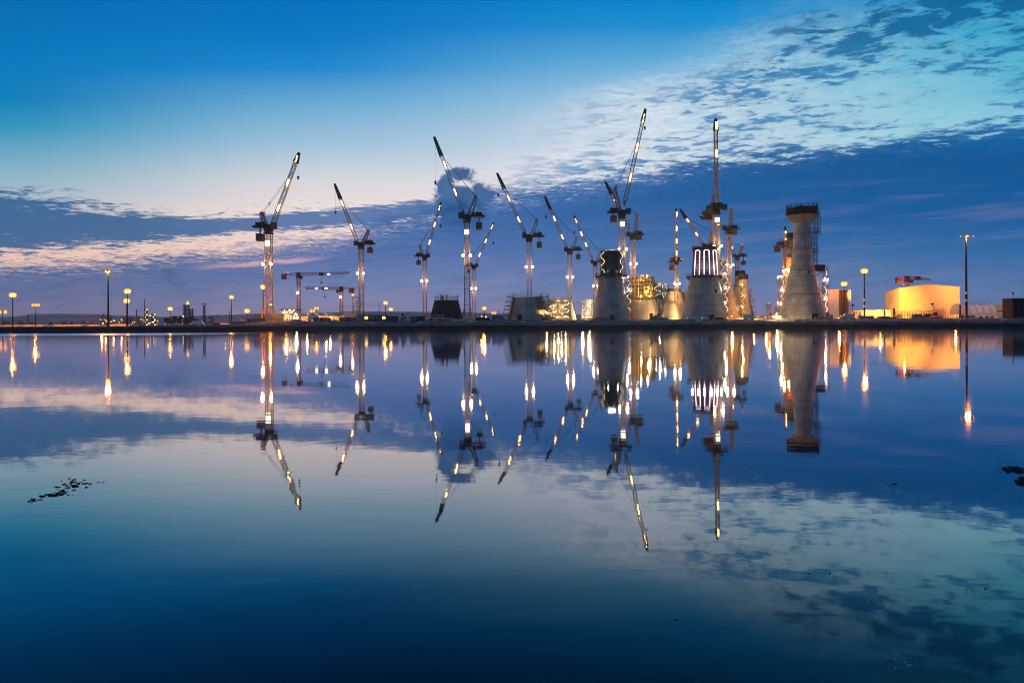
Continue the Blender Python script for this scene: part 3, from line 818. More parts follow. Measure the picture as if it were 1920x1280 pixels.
def festoon(t, pts, mat, w=.2, name='festoon_light', power=0, colr=COOL, ins=-.5):
    m_ = MB()
    for a, b_ in zip(pts, pts[1:]):      # strings of separate lamps
        a, b_ = Vector(a), Vector(b_); L_ = (b_-a).length; n_ = max(1, round(L_/1.05))
        for i in range(n_):
            if R.random() < .28: continue
            m_.bar(a.lerp(b_, (i+.26)/n_), a.lerp(b_, (i+.74)/n_), w*.8, 6)
        m_.bar(a, b_, w*.14, 4)
    m_.build(name, mat, t)
    if power:
        k = max(1, len(pts)//3)
        for i in range(0, len(pts), k):
            p = Vector(pts[i]); point(t, (p.x*.6, p.y+ins, p.z+.8), power*.42, colr, .25)

# 1 dark formwork drum
t, b0, pr_ = cone(837, 300, [(31,600),(21.5,563)], 'squat dark drum wrapped in blue black formwork with a railing on top', M_ply, n=16, group=GR_F)
rl = MB(); zt = pr_[-1][1]; ring_rail(rl, pr_[-1][0]-.1, zt, 26, 1.6, .12)
for i in range(7):
    a = R.uniform(0, 6.28); rl.bar((pr_[-1][0]*math.cos(a), pr_[-1][0]*math.sin(a), zt),(pr_[-1][0]*math.cos(a), pr_[-1][0]*math.sin(a), zt+2.4), .3)
rl.build('guard_rail', M_craned, t)
rb = MB()
for k in range(1, 8):
    f_ = k/8; r = pr_[0][0]+(pr_[1][0]-pr_[0][0])*f_
    rb.lathe([(r+.02,zt*f_-.08),(r+.12,zt*f_-.08),(r+.12,zt*f_+.08),(r+.02,zt*f_+.08)], 16, cap=False)
for i in range(16):
    a = 2*math.pi*i/16; r0, r1 = pr_[0][0]+.1, pr_[1][0]+.1
    rb.bar((r0*math.cos(a), r0*math.sin(a), 0), (r1*math.cos(a), r1*math.sin(a), zt), .28)
rb.build('formwork_rib', M_dark, t)
MB().lathe([(pr_[0][0]+2.4,-.1),(pr_[0][0]+2.2,.7),(pr_[0][0]+.4,.75)], 24).build('footing', M_conc, t)

# 2 grey stub with scaffolds both sides
t, b0, pr_ = cone(989, 305, [(37,600),(27.5,558)], 'grey concrete stub with a dark doorway and cantilevered scaffold decks on both sides', door=(974,590,9))
zt = pr_[1][1]; Rb, Rt = pr_[0][0], pr_[1][0]
rl = MB(); ring_rail(rl, Rt-.2, zt, 24, 1.3, .1); rl.build('guard_rail', M_steel, t)
for sx in (-1, 1):
    sc_ = MB(); dk = MB()
    for k in range(6):
        z0 = zt*k/5.4; r = Rb+(Rt-Rb)*(z0/zt)
        xa, xb = sx*(r-.5), sx*(r+2.4)
        dk.box(((xa+xb)/2, -1.5, z0+.9), (3.2, 7, .16))
        for y in (-5, -2.7, -.4, 2):
            sc_.bar((xb,y,z0+.9),(xb,y,z0+2.3),.12); sc_.bar((xa,y,z0+.9),(xb-sx*1.2,y,z0-.9),.13)
            sc_.bar((xa,y,z0+.9),(xa,y,z0+2.6),.12)
        for dz in (1.5, 2.1): sc_.bar((xb,-5,z0+dz),(xb,2,z0+dz),.1); sc_.bar((xa,-5,z0+dz),(xb,-5,z0+dz),.1)
    so = sc_.build('side_scaffold', M_steel, t); build_each(dk, 8, 'deck', M_wood, so)
sc_ = MB(); dk = MB()
for k in range(6):
    z0 = zt*k/5.4; r = Rb+(Rt-Rb)*(z0/zt)
    a0 = math.radians(-52)
    for da in range(3):
        a = a0+da*.28; p1 = (math.cos(a)*r, math.sin(a)*r); p2 = (math.cos(a)*(r+2), math.sin(a)*(r+2))
        dk.box(((p1[0]+p2[0])/2,(p1[1]+p2[1])/2,z0+.9),(3.4,2.4,.16), a-math.pi/2*0)
        for p in (p1,p2): sc_.bar((*p,z0-.6),(*p,z0+2.2),.14)
        sc_.bar((*p1,z0-.8),(*p2,z0+.8),.13)
so = sc_.build('front_scaffold', M_steel, t); build_each(dk, 8, 'deck', M_wood, so)

# 3 brightly lit stub with zigzag lights
t, b0, pr_ = cone(1048, 330, [(33,600),(23,563)], 'stub lit bright yellow with zigzag rows of white lights on its face', M_pour2)
zt = pr_[1][1]; Rb, Rt = pr_[0][0], pr_[1][0]
rl = MB(); ring_rail(rl, Rt-.2, zt, 24, 1.3, .1); rl.build('guard_rail', M_steel, t)
for cx_ in (-3.4, 2.2):
    st = MB(); scaf(st, cx_-2.6, cx_+2.6, -Rb-2.3, -Rb-.6, 0, zt-.5, 2.6, 2.0, .12)
    so = st.build('stair_scaffold', M_steel, t)
    d_ = MB(); decks(d_, cx_-2.6, cx_+2.6, -Rb-2.2, -Rb-.7, 0, zt-.5, 5); build_each(d_, 8, 'deck', M_wood, so)
    pts = []; n_ = 5
    for k in range(n_):
        z = 1+(zt-1.5)*k/n_; s_ = -1 if k % 2 else 1
        pts += [(cx_+s_*1.6, -Rb-2.5, z), (cx_+s_*1.6, -Rb-2.5, z+.8)]
    festoon(t, pts, L_str, .42, power=1500, colr=WARM)

# 4 free standing scaffold left of cone five
t = thing('scaffold_tower', 'narrow lit scaffold tower leaning on nothing, left of the cone crowned with black formwork', 'scaffold', Vector((W(1101,600,335).x, 335, GZ)), 'scaffold stair towers')
sm_ = MB(); zt = zloc(1101, 566, 335); n_ = scaf(sm_, -2.8, 2.4, -2, 2, 0, zt, 2.4, 1.9, .14); sm_.build('frame', M_steel, t)
d_ = MB(); decks(d_, -2.8, 2.4, -2, 2, 0, zt, n_); build_each(d_, 8, 'deck', M_wood, t)
festoon(t, [(1.2,-2.2,1),(.4,-2.2,3),(1.8,-2.2,5.5),(1.0,-2.2,7.5),(2.2,-2.2,zt)], L_yel, .3, power=2500, colr=WARM)

# 5 cone crowned with black formwork
t, b0, pr_ = cone(1146, 302, [(36.5,600),(31,572),(26,545),(22.5,517)], 'tall grey cone crowned with a black formwork drum edged in zigzag white lights', door=(1142,591,9))
z0 = pr_[-1][1]; r0 = pr_[-1][0]
platform_ring(t, r0-.2, r0+1.7, z0-.4)
z1 = zloc(1146, 472, 302); dr = MB(); dr.lathe([(4.7,z0),(4.3,z1)], 12); do = dr.build('formwork_drum', M_ply, t)
rb = MB()
for k in range(1,7):
    f_ = k/7; r = 4.7-.4*f_; rb.lathe([(r,z0+(z1-z0)*f_-.08),(r+.14,z0+(z1-z0)*f_-.08),(r+.14,z0+(z1-z0)*f_+.08),(r,z0+(z1-z0)*f_+.08)],12,cap=False)
for i in range(12):
    a = 2*math.pi*i/12; rb.bar((4.8*math.cos(a),4.8*math.sin(a),z0),(4.4*math.cos(a),4.4*math.sin(a),z1+.9),.2)
rb.build('formwork_rib', M_dark, do)
rl = MB(); ring_rail(rl, 4.9, z1-.2, 18, 1.2, .1); rl.lathe([(4.2,z1-.3),(5.0,z1-.3),(5.0,z1-.15),(4.2,z1-.15)],18,cap=False); rl.build('top_rail', M_dark, do)
for sx, nm in ((-1,0),(1,1)):
    pts = []
    for k in range(9):
        z = z0+.8+(z1-z0-1.2)*k/8; a = math.radians(-90+sx*(68 if (k//2) % 2 else 44))
        r = 5.1; pts.append((r*math.cos(a), r*math.sin(a), z))
    festoon(t, pts, L_str, .22, power=350, colr=COOL)
    for k in range(5):
        pass
scx = MB()
for k in range(5):
    z = z0+.6+(z1-z0)*k/5
    for a in (math.radians(-160), math.radians(-140), math.radians(-20), math.radians(-40)):
        c_, s_ = math.cos(a), math.sin(a)
        scx.bar((4.6*c_,4.6*s_,z),(6.6*c_,6.6*s_,z),.14); scx.bar((6.6*c_,6.6*s_,z),(6.6*c_,6.6*s_,z+1.2),.12); scx.bar((4.6*c_,4.6*s_,z-1),(6.2*c_,6.2*s_,z),.1)
    for aa, ab_ in ((-160,-140),(-40,-20)):
        p1 = [6.6*math.cos(math.radians(aa)),6.6*math.sin(math.radians(aa)),z]; p2 = [6.6*math.cos(math.radians(ab_)),6.6*math.sin(math.radians(ab_)),z]
        scx.bar(p1,p2,.12); p1[2]+=1.1; p2[2]+=1.1; scx.bar(p1,p2,.1)
scx.build('side_platform', M_steel, do)
festoon(t, [(4.4*math.cos(a),4.4*math.sin(a),z1+.3) for a in (math.radians(q) for q in range(-130,-60,14))], L_str, .2, power=250)

def stair_tower(px, D, half, ytop, label, lm, amp=.6, power=5000, colr=COOL, y=0, n=None, lean=0., ybase=600, lw=.17, depth=2.6, steps=6):
    b = W(px, 600, D); b.z = GZ
    t = thing('stair_tower', label, 'scaffold', b, 'scaffold stair towers')
    hw = half*D/F; zt = zloc(px, ytop, D)
    sm_ = MB(); n_ = scaf(sm_, -hw, hw, -depth/2, depth/2, 0, zt, hw*1.01, 2.1, .12); sm_.build('frame', M_steel, t)
    st = MB()
    for k in range(n_):
        s_ = -1 if k % 2 else 1
        st.bar((-s_*hw*.8,0,zt*k/n_),(s_*hw*.8,0,zt*(k+1)/n_),.32)
    st.build('stair_flight', M_steel, t)
    d_ = MB(); decks(d_, -hw*.5, hw*.5, -depth/2, depth/2, 0, zt, n_, .1); build_each(d_, 8, 'deck', M_wood, t)
    pts = []
    rr = random.Random(int(px))
    for k in range(n_+1):
        s_ = -1 if k % 2 else 1
        pts.append((s_*hw*amp+rr.uniform(-.15,.15), -depth/2-.25, .4+(zt-.6)*k/n_))
    festoon(t, pts, lm, lw, power=power, colr=colr, ins=depth*.5)
    return t
stair_tower(1178, 301, 6.5, 522, 'zigzag lit stair tower against the right side of the black crowned cone', L_str, power=5000)

# 6 yellow tiered cone
t, b0, pr_ = cone(1203, 372, [(34,600),(27,563),(25,560)], 'ochre lit cone wrapped in yellow formwork tiers, between the two tall front cones', M_pour2)
z0 = pr_[-1][1]; r0 = pr_[-1][0]; z1 = zloc(1203, 522, 372)
d_ = MB(); d_.lathe([(r0-.6,z0),(r0-2.2,z1)], 20); do = d_.build('formwork_drum', M_yform, t)
tr = MB(); rl = MB()
for k in range(6):
    f_ = k/5; z = z0+(z1-z0)*f_; r = r0+.9-1.6*f_
    tr.lathe([(r-1.6,z-.22),(r,z-.22),(r,z+.12),(r-1.6,z+.12)],20,cap=False); ring_rail(rl, r-.1, z+.1, 20, 1.3, .12)
tr.build('work_platform', M_bark, do); rl.build('handrail', M_yform, do)
cg = MB(); ring_rail(cg, r0+.9, z0+.1, 20, 1.2, .14)
for i in range(14):
    a = math.pi+math.pi*i/13; cg.bar(((r0+1.0)*math.cos(a),(r0+1.0)*math.sin(a),z0-2.2),((r0-.6)*math.cos(a),(r0-.6)*math.sin(a),z1+1.2),.14)
cg.build('scaffold_cage', M_craned, do)
pl_ = MB()
for i in range(20):
    a = 2*math.pi*i/20; pl_.bar(((r0-.3)*math.cos(a),(r0-.3)*math.sin(a),z0),((r0-1.9)*math.cos(a),(r0-1.9)*math.sin(a),z1+1.5),.25)
pl_.build('formwork_rib', M_yform, do)
festoon(t, [(-3.2,-r0-.9,z0+.6),(-3.0,-r0+.3,z1-.3)], L_yel, .3, power=2200, colr=WARM)
festoon(t, [(4.8,-r0-.2,z0+.6),(3.4,-r0+.6,z0+3),(4.6,-r0+.2,z0+5),(3.0,-r0+.9,z1-.3)], L_yel, .3, power=2200, colr=WARM)
throw('tallest luffing crane', 1166.5, 470, 325, (70.6,372,12), 117000, (1,.58,.18), 34)

# 7 dark zigzag drum
t, b0, pr_ = cone(1228, 392, [(30,600),(20,562)], 'rough cone carrying a dark drum with a snake of white lights, behind the ochre one', M_pour)
z0 = pr_[-1][1]; r0 = pr_[-1][0]; z1 = zloc(1228, 531, 392)
do = MB().lathe([(r0-.3,z0),(r0-1.8,z1)], 12).build('formwork_drum', M_ply, t)
rl = MB(); ring_rail(rl, r0-1.6, z1, 14, 1.4, .14)
for k in range(5): ring_rail(rl, r0+.5-.35*k, z0+(z1-z0)*k/4.6, 16, 1.1, .13)
rl.build('handrail', M_steel, do)
pts = []
for k in range(8):
    z = z0+.8+(z1-z0-1)*k/7; x = 2.2 if (k//2) % 2 else -1.4
    pts.append((x, -r0-.1+.2*k, z))
festoon(t, pts, L_str, .36, power=500)
festoon(t, [(4.3,-3.8,z0+.6),(3.6,-4,z0+3),(4.0,-3.6,z0+5.5),(3.2,-3.6,z1-.4)], L_str, .4, power=700)
stair_tower(1249, 385, 4.5, 536, 'grey scaffold tower beside the dark drum with a snake of lights', L_str, power=900, lw=.16)

# 8, 9 plain cones
cone(1257, 352, [(17.5,600),(9.5,568)], 'small smooth ochre lit stub in front of the plain grey cone', M_pour2, group=GR_F)
throw('tallest luffing crane', 1172, 470, 325, (81.7,352,9), 68000, (1,.56,.16), 22)
t, b0, pr_ = cone(1263, 378, [(28,600),(12.5,545)], 'plain grey cone with a flat dark rim, below the slim edge on crane', M_pour)
rl = MB(); ring_rail(rl, pr_[1][0]-.1, pr_[1][1], 14, 1.1, .3); rl.lathe([(pr_[1][0],pr_[1][1]-.6),(pr_[1][0]+.3,pr_[1][1]-.6),(pr_[1][0]+.3,pr_[1][1]+.2),(pr_[1][0],pr_[1][1]+.2)],24,cap=False); rl.build('rim', M_dark, t)
# 9b yellow tier behind
t, b0, pr_ = cone(1287, 420, [(20,600),(17,549)], 'yellow shuttered drum half hidden left of the striped light drum', M_yform, n=20)
tr = MB(); rl = MB()
for k in range(6):
    z = pr_[1][1]*(k+.6)/5.6; r = pr_[0][0]+(pr_[1][0]-pr_[0][0])*(z/pr_[1][1])
    tr.lathe([(r,z-.12),(r+1.4,z-.12),(r+1.4,z+.1),(r,z+.1)],20,cap=False); ring_rail(rl, r+1.3, z+.1, 20, 1.2, .14)
tr.build('work_platform', M_wood, t); rl.build('handrail', M_yform, t)
throw('slim luffing crane', 1268, 533, 352, (107,420,12), 140000, (1,.58,.16), 34)

for nm_, rr0, rr1, zt_ in (('stub lit bright yellow', 9.0, 6.6, 9.6), ('slender orange lit cone', 8.2, 2.0, 19)):
    for o_ in [o for o in bpy.data.objects if o.get('label','').startswith(nm_)]:
        cg = MB()
        for k in range(1, 6):
            f_ = k/6; ring_rail(cg, rr0+(rr1-rr0)*f_, zt_*f_, 18, 1.0, .1, mid=False)
        cg.build('scaffold_cage', M_craned, o_)

# 10 cone with striped light drum
t, b0, pr_ = cone(1321, 303, [(42,600),(36.5,572),(31.5,545),(25.5,518)], 'wide grey cone carrying the drum with vertical pink white light stripes', door=(1321,590,9), openings=((1333,547,4,6),))
z0 = pr_[-1][1]; r0 = pr_[-1][0]
platform_ring(t, r0-.2, r0+1.8, z0-.4)
z1 = zloc(1321, 470, 303)
do = MB().lathe([(5.6,z0),(4.9,z1)], 16).build('formwork_drum', M_ply, t)
rb = MB()
for k in range(1,7):
    f_ = k/7; r = 5.6-.7*f_
    rb.lathe([(r,z0+(z1-z0)*f_-.1),(r+.16,z0+(z1-z0)*f_-.1),(r+.16,z0+(z1-z0)*f_+.1),(r,z0+(z1-z0)*f_+.1)],16,cap=False)
rb.build('formwork_rib', M_red, do)
for i, a_ in enumerate((-150,-127,-107,-84,-62,-36)):
    a = math.radians(a_); c_, s_ = math.cos(a), math.sin(a)
    MB().bar((6.05*c_,6.05*s_,z0+.4),(5.3*c_,5.3*s_,z1-.5),.34,6).build('light_stripe', L_strw, do)
    point(t, (7.4*c_,7.4*s_,z0+4), 500, (1,.82,.86), .5)
arcs = [(-150,-127),(-107,-84),(-62,-36)]
for a0, a1 in arcs:
    MB().path([(5.3*math.cos(math.radians(a0+(a1-a0)*k/4)),5.3*math.sin(math.radians(a0+(a1-a0)*k/4)),z1-.5+.35*math.sin(math.pi*k/4)) for k in range(5)], .3, 6).build('light_stripe', L_strw, do)
top_ = MB(); top_.lathe([(5.3,z1+.1),(5.3,z1+1.5)],16); top_.build('top_shutter', M_dark, do)
rl = MB(); ring_rail(rl, 5.4, z1+1.5, 20, 1.0, .1); rl.build('top_rail', M_dark, do)
stair_tower(1360, 300, 6.5, 516, 'zigzag lit stair tower against the right side of the cone with the striped light drum', L_str, power=5500, amp=.5)
stair_tower(1353, 330, 5, 486, 'amber lit stair mast rising behind the platform of the striped light drum', L_yel, power=1600, colr=WARM, lw=.16)

# 12 orange lit cones on the right of the group
cone(1366, 368, [(27,600),(4.5,531)], 'slender orange lit cone tapering almost to a point, right of the lit stair tower', M_pour2)
tt = [o for o in bpy.data.objects if o.get('category') == 'concrete foundation'][-1]
throw('tall luffing crane seen edge on', 1347, 463, 322, (116.7,368,13), 115000, (1,.42,.09), 32)
t, b0, pr_ = cone(1388, 392, [(27,600),(17,560),(9,524),(7.5,518)], 'orange lit cone hung with ragged scaffolding, rightmost of the cluster', M_pour2)
tr = MB(); rl = MB(); rr = random.Random(5)
for k in range(8):
    z = pr_[3][1]*(k+.5)/8; r = [a+(b_-a)*((z-za)/(zb-za)) for (a,za),(b_,zb) in zip(pr_, pr_[1:]) if za <= z <= zb][0]
    a0 = rr.uniform(-3.1,-1.6)
    for i in range(5):
        a = a0+i*.3; c_, s_ = math.cos(a), math.sin(a)
        tr.box(((r+1)*c_,(r+1)*s_,z),(2.6,2.2,.16),a)
        rl.bar(((r+2)*c_,(r+2)*s_,z-1.2),((r+2)*c_,(r+2)*s_,z+1.6),.16); rl.bar((r*c_,r*s_,z-1.4),((r+2)*c_,(r+2)*s_,z),.14)
tr.build('work_platform', M_wood, t); rl.build('handrail', M_steel, t)
do = MB().lathe([(3.0,pr_[3][1]),(2.8,pr_[3][1]+3.2)], 16).build('top_shutter', M_dark, t)
throw('luffing crane with its jib lowered', 1369, 498, 355, (131,392,13), 60000, (1,.52,.14), 50)
t2, b2, p2_ = cone(1394, 372, [(14,600),(9,545),(7.5,524)], 'tall thin ribbed column with a dark cap beside the ragged scaffolding', M_pour2)
MB().lathe([(2.5,p2_[2][1]),(2.5,p2_[2][1]+2.8)], 16).build('top_shutter', M_dark, t2)
stair_tower(1392, 362, 6, 536, 'stair tower with broken amber lights in front of the ragged orange cone', L_yel, power=2500, colr=WARM, amp=.4)
stair_tower(1402, 395, 4, 552, 'unlit looking thin stair tower at the right edge of the cone cluster', L_yel, power=300, lw=.1)

# 13 finished column
D13 = 300
t, b0, pr_ = cone(1504.5, D13, [(44.5,600),(38.5,580),(33,560),(28.5,540),(25,520),(21.5,505),(18.8,490),(16.8,470),(15.6,450),(15.2,430),(15.2,418),(18,414.5),(24,408),(27.5,405)], 'tallest finished grey column, flared at foot and head with a black railed crown', door=(1508,588,11), openings=((1507,512,4,3),))
z0 = pr_[-1][1]; r0 = pr_[-1][0]
fl = MB()
for i in range(24):
    a = 2*math.pi*i/24; c_, s_ = math.cos(a), math.sin(a)
    fl.bar((3.75*c_,3.75*s_,z0-3.0),(r0*c_,r0*s_,z0-.3),.35)
fl.build('corbel_rib', M_conc, t)
cr = MB()
cr.lathe([(r0+.3,z0),(r0+.3,z0+.3)],32); cr.lathe([(4.6,z0+.3),(4.6,z0+3.6)],24)
for i in range(12):
    a = 2*math.pi*i/12; cr.box((5.2*math.cos(a),5.2*math.sin(a),z0+1.2+(i%3)*.5),(1.6,1.1,1.8+(i%3)*.8),a)
z2 = zloc(1505, 385, D13)
cro = cr.build('crown_platform', M_dark, t)
rl = MB(); ring_rail(rl, r0+.2, z0+.3, 28, 1.9, .14); ring_rail(rl, r0-.1, z0+2.6, 28, 1.5, .14)
for i in range(16):
    a = 2*math.pi*i/16; rl.bar(((r0-.1)*math.cos(a),(r0-.1)*math.sin(a),z0),((r0-.1)*math.cos(a),(r0-.1)*math.sin(a),z2+R.uniform(-.4,.8)),.18)
ring_rail(rl, r0-.1, z0+4.0, 22, .9, .1); rl.lathe([(r0-1.2,z0+2.4),(r0+.1,z0+2.4),(r0+.1,z0+2.6),(r0-1.2,z0+2.6)],28,cap=False)
rl.build('handrail', M_dark, cro)
jn = MB()
for py in (440, 468, 507, 552):
    z = zloc(1505, py, D13); r = [a+(b_-a)*((z-za)/(zb-za)) for (a,za),(b_,zb) in zip(pr_, pr_[1:]) if za <= z <= zb][0]
    jn.lathe([(r+.01,z-.1),(r+.07,z-.1),(r+.07,z+.1),(r+.01,z+.1)],64,cap=False)
jn.build('pour_joint', M_cw, t)
# access tower up the right side
ac = MB(); X_ = lambda p: (p-1504.5)*D13/F
zz = lambda p: zloc(1504, p, D13)
scaf(ac, X_(1531), X_(1537), -1, 1, zz(442), zz(401), 1.4, 2.2, .12)
for x in (X_(1521), X_(1530.5)): ac.bar((x,-.8,zz(508)),(x,-.8,zz(432)),.16)
for k in range(14):
    z = zz(508)+(zz(432)-zz(508))*k/13; ac.bar((X_(1521),-.8,z),(X_(1530.5),-.8,z),.09)
for py, a_, b_ in ((436,1518,1536),(472,1520,1534)):
    z = zz(py); ac.box(((X_(a_)+X_(b_))/2,-.5,z),(X_(b_)-X_(a_),2.6,.25))
    for k in range(6): x = X_(a_)+(X_(b_)-X_(a_))*k/5; ac.bar((x,-1.7,z),(x,-1.7,z+1.3),.1)
    ac.bar((X_(a_),-1.7,z+1.3),(X_(b_),-1.7,z+1.3),.1)
    ac.bar((X_(a_)-.5,-.5,z-3),(X_(b_)-1.5,-.5,z-.1),.2)
aco = ac.build('access_ladder', M_dark, t)
as2 = MB(); scaf(as2, X_(1521.5), X_(1529), -2.2, .6, zz(500), zz(420), 1.8, 2.3, .12); as2.build('side_scaffold', M_dark, t)
cb = MB(); z = zz(508); cb.box((X_(1535),-.5,z),(X_(1547)-X_(1523),3,.3)); cb.box((X_(1536),-.6,zz(502)),(3.6,2.6,2.4)); cb.bar((X_(1524),-.5,z-3.4),(X_(1540),-.5,z-.2),.3)
for k in range(7): cb.bar((X_(1528+k*3),-1.9,z),(X_(1528+k*3),-1.9,z+1.4),.1)
cb.build('side_cabin', M_dark, t)
stair_tower(1546, 301, 6.5, 503, 'stair tower with a bright white lightning shaped string of lights right of the tallest column', L_strw, power=7000, colr=(1,.76,.72), amp=.35, lw=.3)
stair_tower(1465, 318, 5, 521, 'stair tower with white lights along the left foot of the tallest column', L_str, power=9000, colr=WARM, amp=.5)
# 14 scaffolded half built column behind
t, b0, pr_ = cone(1486, 345, [(24,600),(16,560),(11,520),(9.5,470),(9,452)], 'unfinished column wrapped in rusty lit scaffolding, hidden behind the tallest one', M_pour2)
sm_ = MB(); scaf(sm_, -5.2, .5, -4.5, -2.6, 8, pr_[4][1], 1.9, 2.0, .16); so = sm_.build('side_scaffold', M_steel, t)
d_ = MB(); decks(d_, -5.2, .5, -4.5, -2.6, 8, pr_[4][1], 9); build_each(d_, 8, 'deck', M_wood, so)
MB().box((-2.5,-4,zloc(1480,493,345)),(5.2,3,4.5)).build('formwork_box', M_orange, t)
MB().lathe([(2.9,pr_[4][1]),(2.9,pr_[4][1]+4)],14).build('top_shutter', M_dark, t)
added_light(t, (-4,-9,24), 14000, (1,.55,.2)); added_light(t, (-6,-8,12), 9000, (1,.6,.25))

# ---------------------------------------------------------------- buildings on the right
def plain(name, label, cat, px, D, rz=0., group=None, z=None):
    b = W(px, 600, D); b.z = gz(px) if z is None else z; return thing(name, label, cat, b, group, rz)
# white box building with brown scaffold bay
t = plain('box_building', 'windowless cream box building with a brown scaffold bay on its right half', 'building', 1573, 355)
w1 = (1573-1553)*355/F; w2 = (1594-1573)*355/F; h_ = zloc(1573, 543, 355)
MB().box((-w1/2, 7, h_/2), (w1, 14, h_)).build('wall', M_white, t)
MB().box((w2/2+.01, 8, h_/2), (w2, 12, h_-.1)).build('dark_wall', M_cw, t)
MB().box((-w1/2, 7, h_+.12), (w1+.4, 14.4, .25)).build('roof', M_white, t)
s_ = MB(); scaf(s_, .2, w2, -.2, 1.6, 1.6, h_-.2, 1.4, 1.9, .16, rail=False); s_.build('scaffold_bay', M_wood, t)
added_light([o for o in bpy.data.objects if o.get('label','').startswith('short red hammerhead')][0], (-4.5,-4,24.5), 5000, SODIUM)
# low lit shelter
t = plain('open_shelter', 'low open shelter glowing amber between the cream box building and the brightest mast', 'shelter', 1604, 400)
MB().box((0,6,5.5),(15,10,.4)).build('roof', M_white, t)
mm = MB(); [mm.bar((x,y,0),(x,y,5.4),.3) for x in (-7,-2.3,2.3,7) for y in (1.5,10.5)]; mm.build('post', M_steel, t)
MB().box((0,11,2.7),(14.6,.2,5.2)).build('back_wall', M_white, t)
MB().bar((-3,4,1.5),(6,4,5),.6).build('conveyor', M_orange, t)
added_light(t, (0,4,4.4), 4000, SODIUM); added_light(t, (4,0,4), 3000, SODIUM)
t = plain('site_hut', 'long pale site hut with a bright roof edge left of the orange hall', 'hut', 1648, 372)
MB().box((0,3,2.6),(13,6,5.2)).build('wall', M_white, t); MB().box((0,3,5.3),(13.6,6.6,.3)).build('roof', M_white, t)
MB().box((0,-.15,4.9),(9,.1,.3)).build('strip_light', L_yel, t); added_light(t, (0,-1,5.6), 1500, SODIUM)

# orange hall, rotated
D0 = 380
p0 = W(1685, 560, D0); p0.z = GZ; rz = -math.atan2(19.5, 50.)
t = thing('large_hall', 'big plain gabled hall glowing flat orange at the right', 'hall', p0, None, rz)
hw_, dp = 29.0, 53.0; he, hr_ = 17.6, 19.3
hb = MB()
hb.v = [(0,0,0),(hw_,0,0),(hw_,0,he),(hw_/2,0,hr_),(0,0,he),(0,dp,0),(hw_,dp,0),(hw_,dp,he),(hw_/2,dp,hr_),(0,dp,he)]
hb.f = [(0,1,2,3,4),(9,8,7,6,5),(0,4,9,5),(1,6,7,2)]
hb.build('wall', M_hall, t)
rf = MB(); o_ = .5
rf.v = [(-o_,-.4,he-.1),(hw_/2,-.4,hr_+.12),(hw_+o_,-.4,he-.1),(-o_,dp+.4,he-.1),(hw_/2,dp+.4,hr_+.12),(hw_+o_,dp+.4,he-.1)]
rf.v += [(x,y,z+.22) for x,y,z in rf.v]
rf.f = [(0,3,4,1),(1,4,5,2),(6,7,10,9),(7,8,11,10),(0,1,7,6),(1,2,8,7),(3,9,10,4),(4,10,11,5),(0,6,9,3),(2,5,11,8)]
rf.build('roof', M_white, t)
sm2 = MB()
for k in range(1, 10): sm2.box((k*hw_/10,-.03,(he-.2)/2),(.06,.06,he-.2))
for k in range(1, 14): sm2.box((-.03,k*dp/14,(he-.2)/2),(.06,.08,he-.2))
sm2.build('cladding_seam', M_hall, t)
MB().box((-.05, 36, 3.2),(.2,9,6.2)).build('roller_door', M_steel, t)
throw('orange lamp mast behind the white box', 1588, 546, 345, (226,402,10), 520000, (1,.50,.06), 44)
throw('brightest orange lamp mast', 1626, 524, 300, (230,376,11), 150000, (1,.27,.02), 40)
throw('tallest lamp mast', 1812, 447, 296, (224,378,12), 80000, (1,.27,.02), 50)
# long low orange hall behind
t = plain('long_shed', 'long low amber lit shed behind the white tent at the far right', 'shed', 1848, 450)
wl = (1905-1790)*450/F; MB().box((0,10,4.6),(wl,20,9.2)).build('wall', M_hall, t)
m_ = MB(); m_.prism([(-wl/2-.4,9.2),(-wl/2-.4,9.5),(0,11.0),(wl/2+.4,9.5),(wl/2+.4,9.2)], -.5, 20.5); m_.build('roof', M_white, t)
MB().box((0,-.4,6.1),(wl*.92,.7,.5)).build('canopy', M_dark, t)
throw('tallest lamp mast', 1814, 447, 296, (312,450,9), 620000, (1,.42,.09), 34)
# tunnel tent on cabins
DT = 325
t = plain('tunnel_tent', 'white barrel roofed tunnel tent standing on cabins beside the tallest lamp mast', 'tent', 1836, DT, z=GZ+2.4)
wl = (1868-1804)*DT/F; rr_ = 5.4
m_ = MB(); n_ = 14
for j, x in enumerate([(-wl/2)+wl*i/10 for i in range(11)]):
    for i in range(n_+1):
        a = math.pi*i/n_; sag = 1-.015*(j % 2)
        m_.v.append((x, 4-math.cos(a)*rr_*.9*sag, math.sin(a)**.8*rr_*.92*sag))
for j in range(10):
    for i in range(n_): a = j*(n_+1)+i; m_.f.append((a,a+1,a+n_+2,a+n_+1))
m_.f.append(tuple(range(n_+1))); m_.f.append(tuple(10*(n_+1)+i for i in reversed(range(n_+1))))
m_.build('canopy', M_tent, t, smooth_=True)
for j in range(6):
    m_ = MB()
    x = -wl/2+wl*j/5; m_.path([(x, 4-math.cos(math.pi*i/n_)*rr_*.92, math.sin(math.pi*i/n_)**.8*rr_*.94) for i in range(n_+1)], .14)
    m_.build('rib', M_steel, t)
throw('tallest lamp mast', 1810, 447, 296, (222,327,9), 50000, (1,.62,.42), 30)
